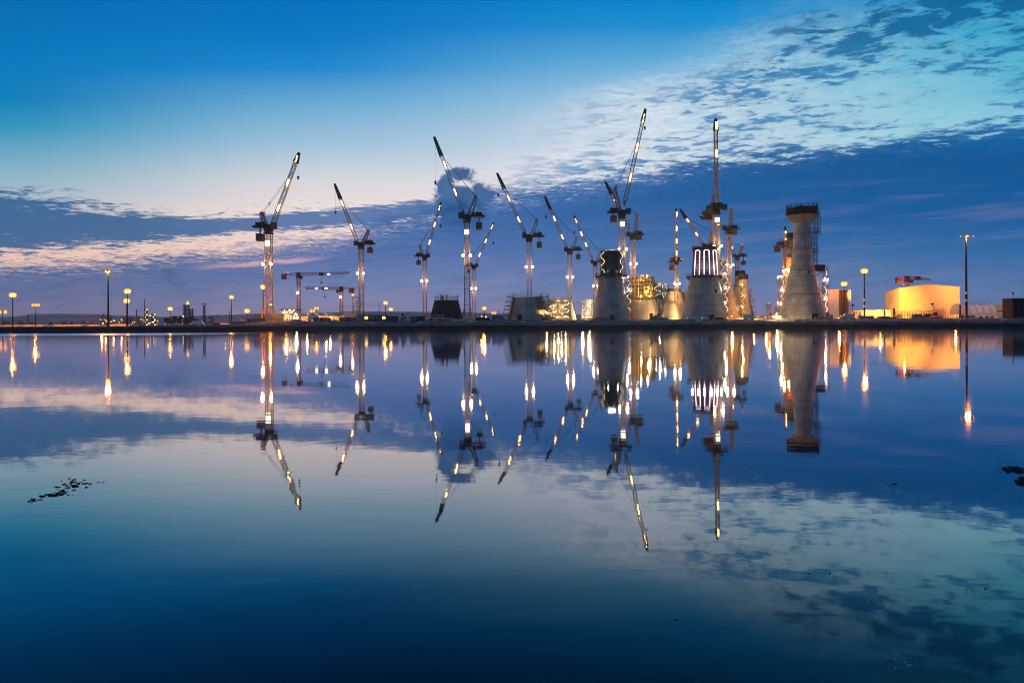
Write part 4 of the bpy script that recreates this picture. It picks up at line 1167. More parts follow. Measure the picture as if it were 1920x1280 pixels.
def container(px, D, wpx, hpx, label, mat, name='site_cabin', cat='site cabin', z=None, windows=0, lit=False, ribs=True, group='site cabins along the quay', dpt=2.6, door=False):
    t = plain(name, label, cat, px, D, z=z, group=group)
    w_ = wpx*D/F; h = hpx*D/F
    m_ = MB(); m_.box((0,dpt/2,h/2),(w_,dpt,h)); m_.build('body', mat, t)
    if ribs:
        m_ = MB(); k_ = max(4, int(w_/.55))
        for i in range(k_): m_.box((-w_/2+w_*(i+.5)/k_, -.03, h/2), (.14,.06,h*.88))
        m_.build('rib', mat, t)
    m_ = MB()
    for sx in (-1,1): m_.box((sx*(w_/2+.02),dpt/2,h/2),(.16,dpt+.1,h+.04))
    m_.box((0,dpt/2,h+.06),(w_+.25,dpt+.25,.12)); m_.build('frame', mat, t)
    for i in range(windows):
        x = -w_/2+w_*(i+.5)/windows
        fo = MB().box((x,-.07,h*.58),(min(1.6,w_/windows*.6)+.15,.12,h*.42+.15)).build('window_frame', M_white, t)
        MB().box((x,-.14,h*.58),(min(1.6,w_/windows*.6),.04,h*.42)).build('window', L_win if lit else M_glass, fo)
    if door: MB().box((w_*.32,-.07,h*.42),(.95,.1,h*.8)).build('door', M_dark, t)
    return t
container(1816, 322, 22, 7, 'left cabin with dark windows under the white tunnel tent', M_cw, windows=2, z=GZ-.1)
container(1850, 322, 34, 7, 'long pale cabin under the right half of the white tunnel tent', M_white, windows=3, z=GZ-.1)
container(1884, 318, 26, 7, 'pale cabin with a rounded end between the tunnel tent and the black tower', M_white, windows=1, z=GZ-.3)
# black tower at right edge
t = plain('black_tower', 'black boxy tower cut off by the right edge of the picture', 'tower', 1917, 285)
w_ = 36*285/F; h = zloc(1917,559,285)
MB().box((0,3,h/2),(w_,6,h)).build('wall', M_dark, t)
m_ = MB(); [m_.box((-w_/2+w_*(i+.5)/7,-.05,h/2),(.25,.1,h*.98)) for i in range(7)]; m_.build('rib', M_dark, t)
m_ = MB(); m_.bar((-w_/2+.9,1,h),(-w_/2+.9,1,h+2.0),.16); m_.lathe([(.1,1.7),(.35,1.9),(.35,2.4),(.1,2.6)],8,c=(-w_/2+.9,1,h)); 
m_.bar((-w_/2+.9,1,h+.8),(w_/2,1,h+.8),.1); [m_.bar((-w_/2+.9+k*1.2,1,h),(-w_/2+.9+k*1.2,1,h+.8),.08) for k in range(6)]
m_.build('roof_rail', M_dark, t)

# ---------------------------------------------------------------- yard clutter on the right
rr = random.Random(11)
def rebar_cage(px, D, wpx, hpx, label, dep=2.5, name='rebar_cage', mat=None):
    t = plain(name, label, 'steel reinforcement', px, D, group='reinforcement cages and props in the yard')
    w_ = wpx*D/F; h = hpx*D/F; m_ = MB(); n_ = max(3, int(w_/1.1))
    for i in range(n_+1):
        x = -w_/2+w_*i/n_
        for y in (0, dep): m_.bar((x,y,0),(x+rr.uniform(-.1,.1),y,h*rr.uniform(.8,1.12)),.15)
    for k in range(1, max(2,int(h/1.2))+1):
        z = h*k/(max(2,int(h/1.2))+.3)
        for y in (0, dep): m_.bar((-w_/2,y,z),(w_/2,y,z+rr.uniform(-.1,.1)),.12)
    m_.build('bars', mat or M_wood, t)
    if w_ > 5: MB().box((0,dep/2,h*.42),(w_*.92,dep*.5,h*.3)).build('formwork_panel', M_ply, t)
    return t
rebar_cage(1690, 330, 12, 16, 'left narrow reinforcement cage in front of the hall corner')
rebar_cage(1706, 334, 10, 15, 'second reinforcement cage in front of the hall, with green props')
rebar_cage(1736, 326, 40, 17, 'long dark reinforcement wall in front of the orange hall')
rebar_cage(1768, 330, 10, 20, 'tall square scaffold cage at the right end of the reinforcement wall')
t = plain('excavator', 'excavator with its pale boom raised in front of the orange hall', 'excavator', 1756, 318)
m_ = MB(); m_.box((0,0,1.3),(3.6,2.6,1.2)); m_.build('body', M_orange, t); MB().box((-.9,-.6,2.4),(1.4,1.3,1.4)).build('operator_cab', M_dark, t)
for sy in (-1.1,1.1): MB().box((0,sy,.4),(4.2,.6,.8)).build('track', M_dark, t)
m_ = MB(); m_.bar((.5,0,1.6),(-1.0,0,4.6),.7,w2=.6); m_.bar((-1.0,0,4.6),(-1.9,0,6.9),.6,w2=.35); m_.build('boom', M_white, t)
MB().prism([(-2.4,6.6),(-1.5,6.9),(-1.6,7.5),(-2.5,7.3)], -.5, .5).build('bucket', M_dark, t)
for px, hp, lb in ((1658.5,17,'leftmost dark piling rig post standing before the left corner of the hall'),(1676.5,21,'taller dark piling rig post in front of the hall corner'),(1800.5,27,'thin dark pole between the hall and the tunnel tent')):
    t = plain('piling_rig', lb, 'piling rig', px, 322, group='slim dark rigs before the hall')
    h = hp*322/F; m_ = MB(); m_.lattice((0,0,.8),(0,0,h),.55,.4,.14,.1,.7); m_.build('leader', M_dark, t)
    m_ = MB(); m_.box((0,.4,.5),(1.6,2.2,1.0)); m_.build('base', M_dark, t)
t = plain('camera_pole', 'dark pole with a cross shaped head between the cream box building and the brightest mast', 'pole', 1599, 292)
m_ = MB(); h = zloc(1599,571,292); m_.lathe([(.22,0),(.14,h)],8); m_.build('pole', M_dark, t)
m_ = MB(); m_.box((0,0,h-.4),(1.3,.4,.35)); m_.box((0,0,h),(.5,.5,.8)); m_.build('camera_head', M_dark, t)
# small process rig left of tallest column
t = plain('process_rig', 'small amber steel process rig left of the foot of the tallest column', 'steel structure', 1449, 420)
for x, hh_ in ((-2.4,9.5),(2.6,7.5)):
    m_ = MB(); scaf(m_, x-1.3, x+1.3, -1.2, 1.2, 0, hh_, 1.3, 1.8, .2); m_.build('frame', M_steel, t)
MB().lathe([(1.0,0),(1.0,6.5),(.3,7.4)],12,c=(6.5,0,0)).build('silo', M_steel, t)
added_light(t, (0,-5,4), 3500, SODIUM)

# spoil heaps lit orange behind the quay between cluster and tallest column
def heap(px, D, wpx, hpx, label, mat=M_rock, name='spoil_heap', seed=1):
    r2 = random.Random(seed); b = W(px,600,D); b.z = gz(px)-.2; m_ = MB(); n_ = 16; w_ = wpx*D/F/2; h = hpx*D/F
    rings = 5
    for j in range(rings):
        f_ = j/(rings-1); 
        for i in range(n_):
            a = 2*math.pi*i/n_; r = w_*(1-f_*.93)*r2.uniform(.82,1.12)
            m_.v.append((r*math.cos(a), r*math.sin(a)*.6, h*f_**.8*r2.uniform(.8,1.1)))
    for j in range(rings-1):
        for i in range(n_): a = j*n_+i; b_ = j*n_+(i+1) % n_; m_.f.append((a,b_,b_+n_,a+n_))
    m_.f.append(tuple((rings-1)*n_+i for i in range(n_)))
    return tag(m_.build(name, mat, None, loc=b), label, 'heap', 'heaps of gravel and spoil')
M_sand = material('sand', (.30,.22,.14), .95, nz=(.2,.15,.1), nscale=1., bump=.3)
heap(1425, 350, 36, 5, 'orange lit sand heap between the cone cluster and the tallest column', M_sand, seed=2)
heap(1445, 335, 26, 3.5, 'lower sand heap right beside the small amber process rig', M_sand, seed=3)
heap(1570, 315, 30, 3, 'pale sand heap in front of the cream box building', M_sand, seed=4)
heap(1640, 312, 34, 3.5, 'sand heap right of the brightest lamp mast', M_sand, seed=5)
heap(1092, 315, 22, 3.5, 'reddish heap at the foot of the narrow lit scaffold tower', M_sand, seed=6)
heap(915, 320, 60, 4.5, 'long amber heap between the tallest left crane and the grey stub', M_sand, seed=7)
added_light(bpy.data.objects['spoil_heap'], (4,-2,9), 5000, SODIUM)

# ---------------------------------------------------------------- left and centre yard
spec = [
 (704, 283, 43, 10.5, 'long dark cabin with two lit square windows right of the second big crane', M_ply, dict(windows=4, lit=False)),
 (734, 281, 22, 8.5, 'pale grey cabin touching the right end of the long dark cabin', M_cw, dict(windows=0)),
 (774, 280, 9.5, 7.5, 'small blue container with a dark one on its right', M_blue, dict(name='shipping_container')),
 (788, 281, 14, 8, 'black container right of the small blue one', M_ply, dict(name='shipping_container')),
 (546, 330, 26, 14, 'cabin block under a scaffold roof left of the first hammerhead crane', M_white, dict(windows=5, lit=True)),
 (1300, 279, 19, 4.5, 'low white container in front of the left foot of the striped drum cone', M_white, dict(name='shipping_container')),
 (1323, 279.5, 9, 4.5, 'short white container in front of the doorway of the striped drum cone', M_white, dict(name='shipping_container')),
 (1349, 279, 18, 3.5, 'flat grey container at the right foot of the striped drum cone', M_cw, dict(name='shipping_container')),
 (905, 281, 26, 5, 'low dark container between the tall crane and the grey stub', M_ply, dict(name='shipping_container')),
 (480, 290, 34, 7.5, 'low grey cabin row left of the leftmost big crane', M_cw, dict(windows=5)),
 (603, 284, 30, 6, 'dark flat cabin in front of the orange glow left of the lower hammerhead', M_ply, dict(windows=2)),
 (652, 284, 26, 6, 'dark cabin in front of the foot of the second big crane', M_ply, dict(windows=2)),
 (398, 330, 20, 5, 'low dim cabin under the pole with the funnel shaped head', M_cw, dict(windows=1)),
 (1660, 286, 18, 4, 'low grey container near the quay in front of the piling rigs', M_cw, dict(name='shipping_container')),
]
for px, D, wp, hp, lb, mt, kw in spec:
    tt = container(px, D, wp, hp, lb, mt, **kw)
    if wp == 43:
        for wx_ in (687, 720):
            x = (wx_-704)*D/F
            fo = MB().box((x,-.2,1.3),(1.5,.1,1.3)).build('window_frame', M_white, tt)
            MB().box((x,-.27,1.3),(1.3,.04,1.1)).build('window', L_yel, fo)
# floating pontoon / low barge like deck right of containers
t = plain('flatbed_trailer', 'long pale flatbed trailer with stanchions in front of the dark formwork drum', 'trailer', 816, 279)
w_ = 32*279/F; MB().box((0,1.2,1.0),(w_,2.4,.3)).build('bed', M_white, t)
m_ = MB(); [m_.bar((-w_/2+w_*k/8,0,1.1),(-w_/2+w_*k/8,0,2.3),.12) for k in range(9)]; m_.bar((-w_/2,0,2.3),(w_/2,0,2.3),.12); m_.build('stanchion_rail', M_white, t)
for x in (-w_*.35,-w_*.22,w_*.22,w_*.35): MB().bar((x,.1,.4),(x,2.3,.4),.8,10).build('wheel', M_dark, t)

def small_lamp(px, py, D, label, mat, r=.5, power=0, colr=SODIUM, group='small work lamps low over the yard'):
    t = plain('work_lamp', label, 'lamp', px, D, group=group)
    h = zloc(px, py, D)
    m_ = MB(); m_.lathe([(.10,0),(.07,max(.3,h-.1))],6); m_.bar((-.3,0,0),(.3,0,0),.15); m_.build('pole', M_dark, t)
    MB().lathe([(r*.2,-r*.7),(r*.75,-r*.35),(r*.75,r*.35),(r*.2,r*.7)],8).build('lamp', mat, t, loc=(0,-.1,h))
    if power: point(t, (0,-.8,h), power, colr, .4)
    return t
small_lamp(557, 596, 292, 'bright star like work lamp low at the foot of the first hammerhead crane', L_wht, .75, 6000, WARM)
small_lamp(580, 598, 300, 'small amber work lamp right of the bright one under the first hammerhead', L_sod, .5, 2500)
small_lamp(620, 596, 294, 'bright work lamp between the two hammerhead cranes', L_wht, .65, 5000, WARM)
small_lamp(641.5, 597, 300, 'amber work lamp at the foot of the lower hammerhead crane', L_sod, .55, 3000)
small_lamp(508, 571, 296, 'strong amber work lamp shining through the foot of the leftmost big crane', L_sod, .8, 9000)
small_lamp(526, 591, 330, 'left amber lamp of the cluster right of the ballast blocks', L_sod, .6, 3000)
small_lamp(535, 590, 334, 'right amber lamp of the cluster right of the ballast blocks', L_sod, .6, 3000)
small_lamp(662, 553, 345, 'amber lamp on a tall post left of the second big crane', L_sod, .8, 7000)
small_lamp(193, 606, 300, 'low amber lamp at the foot of the tall dark mast', L_sod, .55, 2000)
small_lamp(279, 606, 420, 'low amber lamp in front of the refinery columns', L_sod, .7, 2500)
small_lamp(903, 593, 330, 'low amber lamp at the foot of the small half hidden crane', L_sod, .5, 3000)
small_lamp(911, 594, 340, 'pale lamp right of the low amber lamp by the half hidden crane', L_wht, .4, 1200, WARM)
small_lamp(453, 600, 600, 'tiny orange lamp left of the low orange mast', L_far, .7)
small_lamp(344, 593, 700, 'tiny white lamp before the flare stacks', L_wht, .7)
small_lamp(1236, 592, 360, 'amber work lamp between the ochre lit cones right of the front cone', L_sod, .5, 7000, (1,.60,.2))
small_lamp(1283, 590, 345, 'work lamp at the left foot of the striped drum cone', L_yel, .45, 12000, (1,.62,.24))
small_lamp(1092, 590, 330, 'work lamp at the left foot of the black crowned cone', L_yel, .4, 16000, (1,.62,.26))
small_lamp(1372, 592, 335, 'amber work lamp by the foot of the slender orange cone', L_sod, .5, 16000, (1,.45,.1))
small_lamp(1412, 594, 350, 'amber work lamp at the right foot of the orange cone cluster', L_sod, .5, 16000, SODIUM)
small_lamp(1436, 595, 330, 'amber work lamp on the sand heap left of the tallest column', L_sod, .45, 12000, SODIUM)
small_lamp(1456, 588, 285, 'work lamp at the left foot of the tallest column', L_yel, .4, 9000, (1,.62,.24))
small_lamp(1025, 588, 300, 'work lamp between the grey stub and the brightly lit stub', L_yel, .4, 6000, (1,.62,.24))
small_lamp(1572, 596, 300, 'low amber lamp before the cream box building', L_sod, .45, 8000, SODIUM)
small_lamp(1650, 594, 300, 'low amber lamp before the pale site hut', L_sod, .45, 7000, SODIUM)
small_lamp(1790, 592, 300, 'low amber lamp at the right corner of the orange hall', L_sod, .45, 6000, SODIUM)
rr = random.Random(21)
# festival of little lamps on the lit site, copies of one lamp
def lamp_row(n, x0, x1, y0, y1, D0_, D1_, label, mat, r, gname, seed):
    r2 = random.Random(seed); proto = None
    for i in range(n):
        px = x0+(x1-x0)*(i+r2.uniform(.1,.9))/n; D = r2.uniform(D0_, D1_); py = r2.uniform(y0, y1)
        b = W(px, py, D)
        if proto is None:
            m_ = MB(); m_.lathe([(r*.2,-r*.7),(r*.8,-r*.3),(r*.8,r*.3),(r*.2,r*.7)],8)
            o = bpy.data.objects.new('work_lamp', None); COL.objects.link(o); o.location = b
            h = b.z-gz(px)
            m_.build('lamp', mat, o); MB().lathe([(.09,-max(h,1)),(.07,-.2)],6).build('pole', M_dark, o); proto = o
        else: o = copy_tree(proto); o.location = b
        tag(o, label, 'lamp', gname)
lamp_row(15, 528, 558, 581, 592, 326, 329, 'one of the little white bulbs on the scaffold roof left of the first hammerhead', L_wht, .32, 'bulbs on the scaffold roof', 1)
lamp_row(22, 560, 672, 588, 597, 330, 460, 'one of the scattered small amber lamps on the glowing site between the hammerheads', L_sod, .38, 'scattered lamps on the glowing site', 2)
lamp_row(34, 2, 200, 609, 612, 700, 900, 'one of the tiny orange port lights strung along the far left shore', L_far, .75, 'far port lights', 3)
lamp_row(12, 290, 480, 606, 610, 500, 700, 'one of the tiny orange lights on the low shore under the dark trees', L_far, .55, 'low shore lights', 4)
lamp_row(14, 90, 200, 598, 599.5, 3300, 3400, 'one of the faint town lights on the wooded hill at the left', L_far, 2.0, 'town lights on the hill', 5)
lamp_row(16, 1410, 1460, 594, 599, 330, 420, 'one of the small amber lamps over the orange heaps left of the tallest column', L_sod, .35, 'lamps over the orange heaps', 7)
lamp_row(16, 1550, 1800, 590, 598, 300, 340, 'one of the small amber lamps in the yard before the orange hall', L_sod, .3, 'lamps before the orange hall', 8)
lamp_row(14, 185, 300, 598, 607, 840, 930, 'one of the small lamps among the refinery pipework', L_yel, .8, 'refinery lamps', 9)
lamp_row(9, 395, 450, 588, 589, 3300, 3400, 'one of the faint town lights on the far ridge left of the leftmost crane', L_far, 2.2, 'ridge lights', 6)

# glowing hoarding and sheds in the middle site
t = plain('site_hoarding', 'long low hoarding glowing orange behind the hammerhead cranes', 'hoarding', 600, 440)
w_ = (672-528)*440/F; m_ = MB(); m_.box((0,0,2.2),(w_,.3,4.4)); m_.build('panel', M_hall, t)
m_ = MB(); [m_.box((-w_/2+w_*k/16,-.2,2.3),(.25,.15,4.6)) for k in range(17)]; m_.build('post', M_steel, t)
for x in (-18,-6,6,18): added_light(t, (x,-7,5.5), 5000, (1,.45,.12))
t = plain('scaffold_roof', 'flat scaffold roof with steel legs over the cabin block left of the first hammerhead', 'scaffold', 545, 334)
m_ = MB(); hh_ = zloc(545,582,334); scaf(m_, -3.8, 4.2, -3.5, 3, 0, hh_, 2.2, 2.3, .14); m_.build('frame', M_steel, t); MB().box((0.2,-.2,hh_+.3),(9,7.5,.2)).build('roof', M_ply, t)
added_light(t, (0,-6,5), 3500, SODIUM)
t = plain('tank_block', 'pale tank shed right of the lower hammerhead crane', 'shed', 657, 400)
MB().box((0,3,3.2),(8,6,6.4)).build('wall', M_white, t); MB().box((0,3,6.5),(8.4,6.4,.25)).build('roof', M_steel, t)
t = plain('lattice_tower', 'grey lattice frame tower left of the second big crane', 'steel structure', 669, 350)
m_ = MB(); scaf(m_, -1.9, 1.9, -1.5, 1.5, 0, zloc(669,559,350), 1.9, 2.3, .13); m_.build('frame', M_steel, t)
heap(557, 284, 40, 4, 'pale heap of pipes and rubble near the quay under the first hammerhead', M_rock, seed=8)
heap(617, 284, 28, 3, 'dark rubble heap near the quay between the hammerheads', M_rock, seed=9)
heap(756, 283, 16, 5, 'grey gravel heap between the pale cabin and the blue container', M_conc, seed=10)
heap(862, 282, 50, 3.5, 'pale gravel spread in front of the dark formwork drum', M_conc, seed=12)
t = plain('excavator', 'small excavator parked on the grey gravel heap near the quay', 'excavator', 757, 281, z=GZ+.7)
m_ = MB(); m_.box((0,0,.9),(1.8,1.4,.8)); m_.build('body', M_yform, t); MB().box((-.4,-.2,1.7),(.8,.9,.9)).build('operator_cab', M_dark, t)
for sy in (-.6,.6): MB().box((0,sy,.3),(2.2,.4,.5)).build('track', M_dark, t)
m_ = MB(); m_.bar((.5,0,1.2),(1.8,0,2.5),.35); m_.bar((1.8,0,2.5),(2.7,0,1.0),.28); m_.build('boom', M_yform, t)
MB().box((2.8,0,.8),(.5,.6,.5)).build('bucket', M_dark, t)
# vans, pipe stacks and pallets along the quay road
def van(px, D, label, mat, face=1):
    t = plain('parked_van', label, 'van', px, D, group='vans parked along the quay')
    MB().prism([(-2.5,.45),(2.4,.45),(2.5,1.1),(1.9,1.35),(1.35,2.15),(-2.5,2.2)], -.95, .95).build('body', mat, t)
    MB().prism([(1.30,1.42),(1.82,1.38),(1.38,2.0),(1.05,2.0)], -.97, .97).build('window', M_glass, t)
    for x in (-1.6, 1.6):
        for y in (-.9, .7): MB().bar((x,y,.38),(x,y+.22,.38),.72,12).build('wheel', M_dark, t)
    for y in (-.65,.65): MB().box((2.5,y,.85),(.08,.3,.2)).build('headlight', M_white, t)
    t.scale = (face,1,1)
van(372, 296, 'pale van parked on the left shore under the funnel headed pole', M_white)
van(588, 285, 'white van parked between the two rubble heaps by the hammerheads', M_white, -1)
van(934, 284, 'dark van parked right of the low dark container near the grey stub', M_blue)
van(1404, 283, 'white van parked in front of the right foot of the orange cluster', M_white)
van(1590, 286, 'pale van parked before the cream box building', M_white, -1)
def pipes(px, D, n, label):
    t = plain('pipe_stack', label, 'pipe stack', px, D, group='pipe stacks near the quay')
    for r_ in range(3):
        for i in range(n-r_): MB().bar((-3.2,.5*i+.25*r_,.25+.42*r_),(3.2,.5*i+.25*r_,.25+.42*r_),.46,10).build('pipe', M_steel, t)
    for x in (-2.4,2.4): MB().box((x,.7,.02),(.25,3,.14)).build('bearer', M_wood, t)
pipes(445, 292, 4, 'stack of grey pipes on the shore left of the low cabin row')
pipes(836, 283, 4, 'stack of grey pipes at the foot of the dark formwork drum')
pipes(1130, 283, 5, 'stack of grey pipes before the black crowned cone')
pipes(1455, 284, 4, 'stack of grey pipes before the small amber process rig')
pipes(1625, 286, 4, 'stack of grey pipes under the brightest lamp mast')
def blocks(px, D, label, mat):
    t = plain('block_stack', label, 'block stack', px, D, group='stacked blocks and pallets near the quay'); r2 = random.Random(int(px))
    for i in range(5):
        for k in range(r2.randint(1,3)): MB().box((-3+i*1.5+r2.uniform(-.1,.1), r2.uniform(0,.3), .45+.9*k), (1.3,1.0,.84)).build('block', mat, t)
blocks(668, 285, 'stacked concrete blocks under the second big crane', M_conc)
blocks(1000, 284, 'stacked pale blocks in front of the grey stub', M_conc)
blocks(1235, 284, 'stacked pallets before the ochre lit cones', M_wood)
blocks(1545, 285, 'stacked pallets at the right foot of the tallest column', M_wood)
blocks(1725, 286, 'stacked blocks before the long dark reinforcement wall', M_conc)
# thin poles
for px, py, D, lb in ((383,569,400,'dark pole with a funnel shaped lattice head right of the dark trees'),(430.5,585,520,'thin T shaped pole left of the slim lamp mast'),(711,570,520,'thin grey pole left of the lamp mast pair behind the long dark cabin'),(936,580,480,'thin pole left of the grey concrete stub'),(1445,586,360,'thin pole beside the small amber process rig')):
    t = plain('lattice_pole', lb, 'pole', px, D, group='bare poles')
    h = zloc(px,py,D); m_ = MB()
    if px == 383:
        m_.lattice((0,0,0),(0,0,h-1.5),1.2,.8,.2,.14,1.1); m_.bar((0,0,h-1.8),(-1.2,0,h),.35); m_.bar((0,0,h-1.8),(1.2,0,h),.35); m_.bar((-1.4,0,h),(1.4,0,h),.4)
    else:
        m_.lathe([(.26,0),(.16,h)],8); m_.bar((-.9,0,h-.8),(.9,0,h-.8),.2)
    m_.build('mast', M_dark, t)

# ---------------------------------------------------------------- refinery and trees on the left
GR_R = 'distant refinery works'
def stack(px, D, hw, top, label, name='chimney', bandz=(), mat=None, lights=0, pipes=True):
    t = plain(name, label, 'chimney', px, D, group=GR_R)
    r = hw*D/F; h = zloc(px, top, D)
    MB().lathe([(r*1.1,0),(r,h*.5),(r*.9,h)],14).build('shaft', mat or M_stack, t, smooth_=True)
    m_ = MB()
    for k in range(5):
        z = h*(k+1)/5.3; m_.lathe([(r*.95,z),(r*1.55,z),(r*1.55,z+.4),(r*.95,z+.4)],14,cap=False)
    if pipes: m_.bar((r*1.5,0,0),(r*1.3,0,h*.92),r*.3)
    m_.build('gallery', M_dark, t)
    for k in range(lights):
        z = h*(k+.7)/lights
        MB().lathe([(.2,-.8),(1.0,-.3),(1.0,.3),(.2,.8)],6).build('lamp', L_yel, t, loc=((-1)**k*r*1.2,-r*1.5,z))
    return t
stack(193, 950, .9, 588, 'short dark flue of the refinery just left of the tall dark lamp mast')
stack(256, 900, 1.0, 580, 'stubby stepped refinery tower right of the bright lamp pair', mat=M_stack)
stack(271, 880, .75, 561, 'tallest thin chimney of the refinery')
stack(275, 900, 1.6, 579, 'refinery column strung with yellow lamps right of the thin chimney', lights=7)
stack(285, 910, 1.5, 588, 'squat refinery column right of the lamp strung one', lights=2)
stack(290, 905, 1.2, 588, 'right hand refinery column with a few yellow lamps', lights=5)
stack(346.5, 800, 2.6, 571, 'broad twin flue of the works behind the dark trees, left one')
stack(353, 800, 1.7, 571, 'flare flue with an orange flame on top behind the dark trees')
stack(357, 810, 1.5, 579, 'mid height flue right of the flare behind the dark trees')
stack(361, 815, 1.2, 578, 'rightmost slim flue behind the dark trees')
b = W(352, 568.5, 800)
fm = MB(); fm.lathe([(.6,-1.6),(1.7,-.4),(1.2,1.0),(.2,2.6)],10,c=(0,0,0)); fo = tag(fm.build('flare_flame', L_fire, None, loc=b, smooth_=True), 'orange gas flame burning on top of the flare flue', 'flame')
def tank(px, D, hw, top, label):
    t = plain('storage_tank', label, 'storage tank', px, D, group='refinery storage tanks')
    r = hw*D/F; h = zloc(px,top,D)
    MB().lathe([(r,0),(r,h*.92),(r*.7,h*1.0),(.2,h*1.04)],28).build('shell', M_stack, t, smooth_=True)
    m_ = MB(); ring_rail(m_, r, h*.92, 20, 1.4, .3, mid=False); m_.build('handrail', M_stack, t)
tank(199, 930, 10, 595, 'wide storage tank behind the tall dark lamp mast')
tank(240, 940, 9, 596, 'wide storage tank behind the bright lamp pair')
tank(396, 900, 5, 594, 'small dim storage tank right of the funnel headed pole')
t = plain('box_works', 'pyramid shaped refinery block at the foot of the stubby stepped tower', 'building', 257, 890, group=GR_R)
MB().prism([(-6,0),(6,0),(3,9),(1.2,14),(-1.2,14),(-3,9)], 0, 8).build('wall', M_stack, t)
# smoke drifting off the flare flue
sm = bpy.data.materials.new('flue_smoke'); sm.use_nodes = True; t_ = sm.node_tree; t_.nodes.clear()
v_ = t_.nodes.new('ShaderNodeVolumePrincipled'); v_.inputs['Density'].default_value = .012; v_.inputs['Color'].default_value = (.25,.25,.3,1)
o_ = t_.nodes.new('ShaderNodeOutputMaterial'); t_.links.new(v_.outputs[0], o_.inputs['Volume'])
pl = MB(); rs = random.Random(4); path_ = [(351,566,1.2),(349,558,3),(345,550,4.5),(340,543,6.5),(336,535,7),(329,528,8.5),(325,520,8),(318,514,7),(312,507,5),(305,502,3),(300,497,.6)]
b0s = W(350,566,800)
for px, py, r in path_:
    c_ = W(px,py,800)-b0s
    for i in range(18):
        a = 2*math.pi*i/18; q = r*rs.uniform(.6,1.4); pl.v.append((c_.x+q*math.cos(a), q*math.sin(a), c_.z+q*.25*math.cos(a)))
for j in range(len(path_)-1):
    for i in range(18): i2=(i+1)%18; pl.f.append((j*18+i,j*18+i2,(j+1)*18+i2,(j+1)*18+i))
pl.f.append(tuple(reversed(range(18)))); pl.f.append(tuple((len(path_)-1)*18+i for i in range(18)))
tag(pl.build('smoke', sm, None, loc=b0s, smooth_=True), 'faint dark smoke drifting up and left from the refinery flue', 'smoke', kind='stuff')
def tree(px, D, hw, top, label, seed, group='dark trees on the low left shore'):
    r2 = random.Random(seed); t = plain('tree', label, 'tree', px, D, group=group)
    w_ = hw*D/F; h = zloc(px,top,D); m_ = MB()
    m_.bar((0,0,0),(0,0,h*.5),h*.07,8,w2=h*.045)
    for k in range(6):
        a = r2.uniform(0,6.28); m_.bar((0,0,h*r2.uniform(.25,.45)),(math.cos(a)*w_*.6,math.sin(a)*w_*.6,h*r2.uniform(.6,.8)),h*.035,6,w2=h*.012)
    m_.build('trunk', M_bark, t)
    c = MB(); cl = []
    for k in range(16):
        a = r2.uniform(0,6.28); rr_ = w_*math.sqrt(r2.random())*.8; z = h*r2.uniform(.35,.9)
        lim = 1-max(0,(z/h-.55))*1.5
        cl.append((math.cos(a)*rr_*lim, math.sin(a)*rr_*lim, z, w_*r2.uniform(.2,.42)))
    for (x,y,z,r) in cl:
        for i in range(70):
            v_ = Vector((r2.gauss(0,1),r2.gauss(0,1),r2.gauss(0,.8))); v_ = v_.normalized()*r*r2.uniform(.5,1.1)
            p = Vector((x,y,z))+v_; s_ = h*r2.uniform(.02,.045)
            d1 = Vector((r2.uniform(-1,1),r2.uniform(-1,1),r2.uniform(-1,1))).normalized()*s_; d2 = d1.cross(Vector((r2.uniform(-1,1),r2.uniform(-1,1),r2.uniform(-1,1)))).normalized()*s_*.7
            k_ = len(c.v); c.v += [tuple(p-d1),tuple(p+d2),tuple(p+d1),tuple(p-d2)]; c.f.append((k_,k_+1,k_+2,k_+3))
    c.build('crown', M_foli, t)
for i, (px, hw, top, lb) in enumerate(((314,7,594,'leftmost tree of the dark clump under the small orange lamp'),(326,8,592,'second tree of the dark clump, right below the small orange lamp mast'),(337,8,591,'tall tree of the dark clump left of the flare flues'),(349,7,594,'tree of the dark clump directly before the broad flue'),(359,9,592,'broad tree of the dark clump right of the flare'),(369,6,597,'rightmost low tree of the dark clump'))):
    tree(px, 420+i*6, hw, top, lb, 30+i)
for i, (px, hw, top, lb) in enumerate(((12,9,602,'far tree at the left edge behind the port lights'),(38,9,601,'rounded far tree right of the leftmost bright mast'),(62,8,602,'far tree under the shorter flat headed lamp mast'),(96,5,602,'lone round far tree left of the long dark wood'),(118,9,603,'left tree of the long low wood before the hill'),(136,9,602,'middle tree of the long low wood before the hill'),(156,10,602,'right tree of the long low wood before the hill'),(174,9,603,'last tree of the long low wood, left of the refinery'))):
    tree(px, 1050, hw, top, lb, 50+i, 'far trees before the left hill')
t = plain('transmission_pylon', 'tiny grey pylon on the skyline of the left hill', 'pylon', 52, 1500)
MB().lattice((0,0,0),(0,0,zloc(52,589,1500)),3.5,1.2,.8,.5,4).build('mast', M_stack, t)
# long low port sheds on the left shore
for px, D, wp, hp, lb in ((45,820,90,3.2,'long low port shed with an orange lit front at the far left'),(140,860,96,3.0,'long low port shed before the dark wood and the tall mast'),(430,700,90,3.5,'long low dim shed under the slim lamp mast'),(225,640,44,3.0,'low dim shed at the foot of the bright lamp pair')):
    t = plain('port_shed', lb, 'shed', px, D, group='low port sheds on the left shore')
    w_ = wp*D/F; h = hp*D/F*1.0+1
    MB().box((0,5,h/2),(w_,10,h)).build('wall', M_hall, t); MB().prism([(-w_/2-.3,h),(w_/2+.3,h),(w_/2+.3,h+.25),(-w_/2-.3,h+.25)],-.6,10.6).build('roof', M_dark, t)
    for f_ in (-.33,0,.33): added_light(t, (w_*f_,-10,6), 9000, SODIUM)

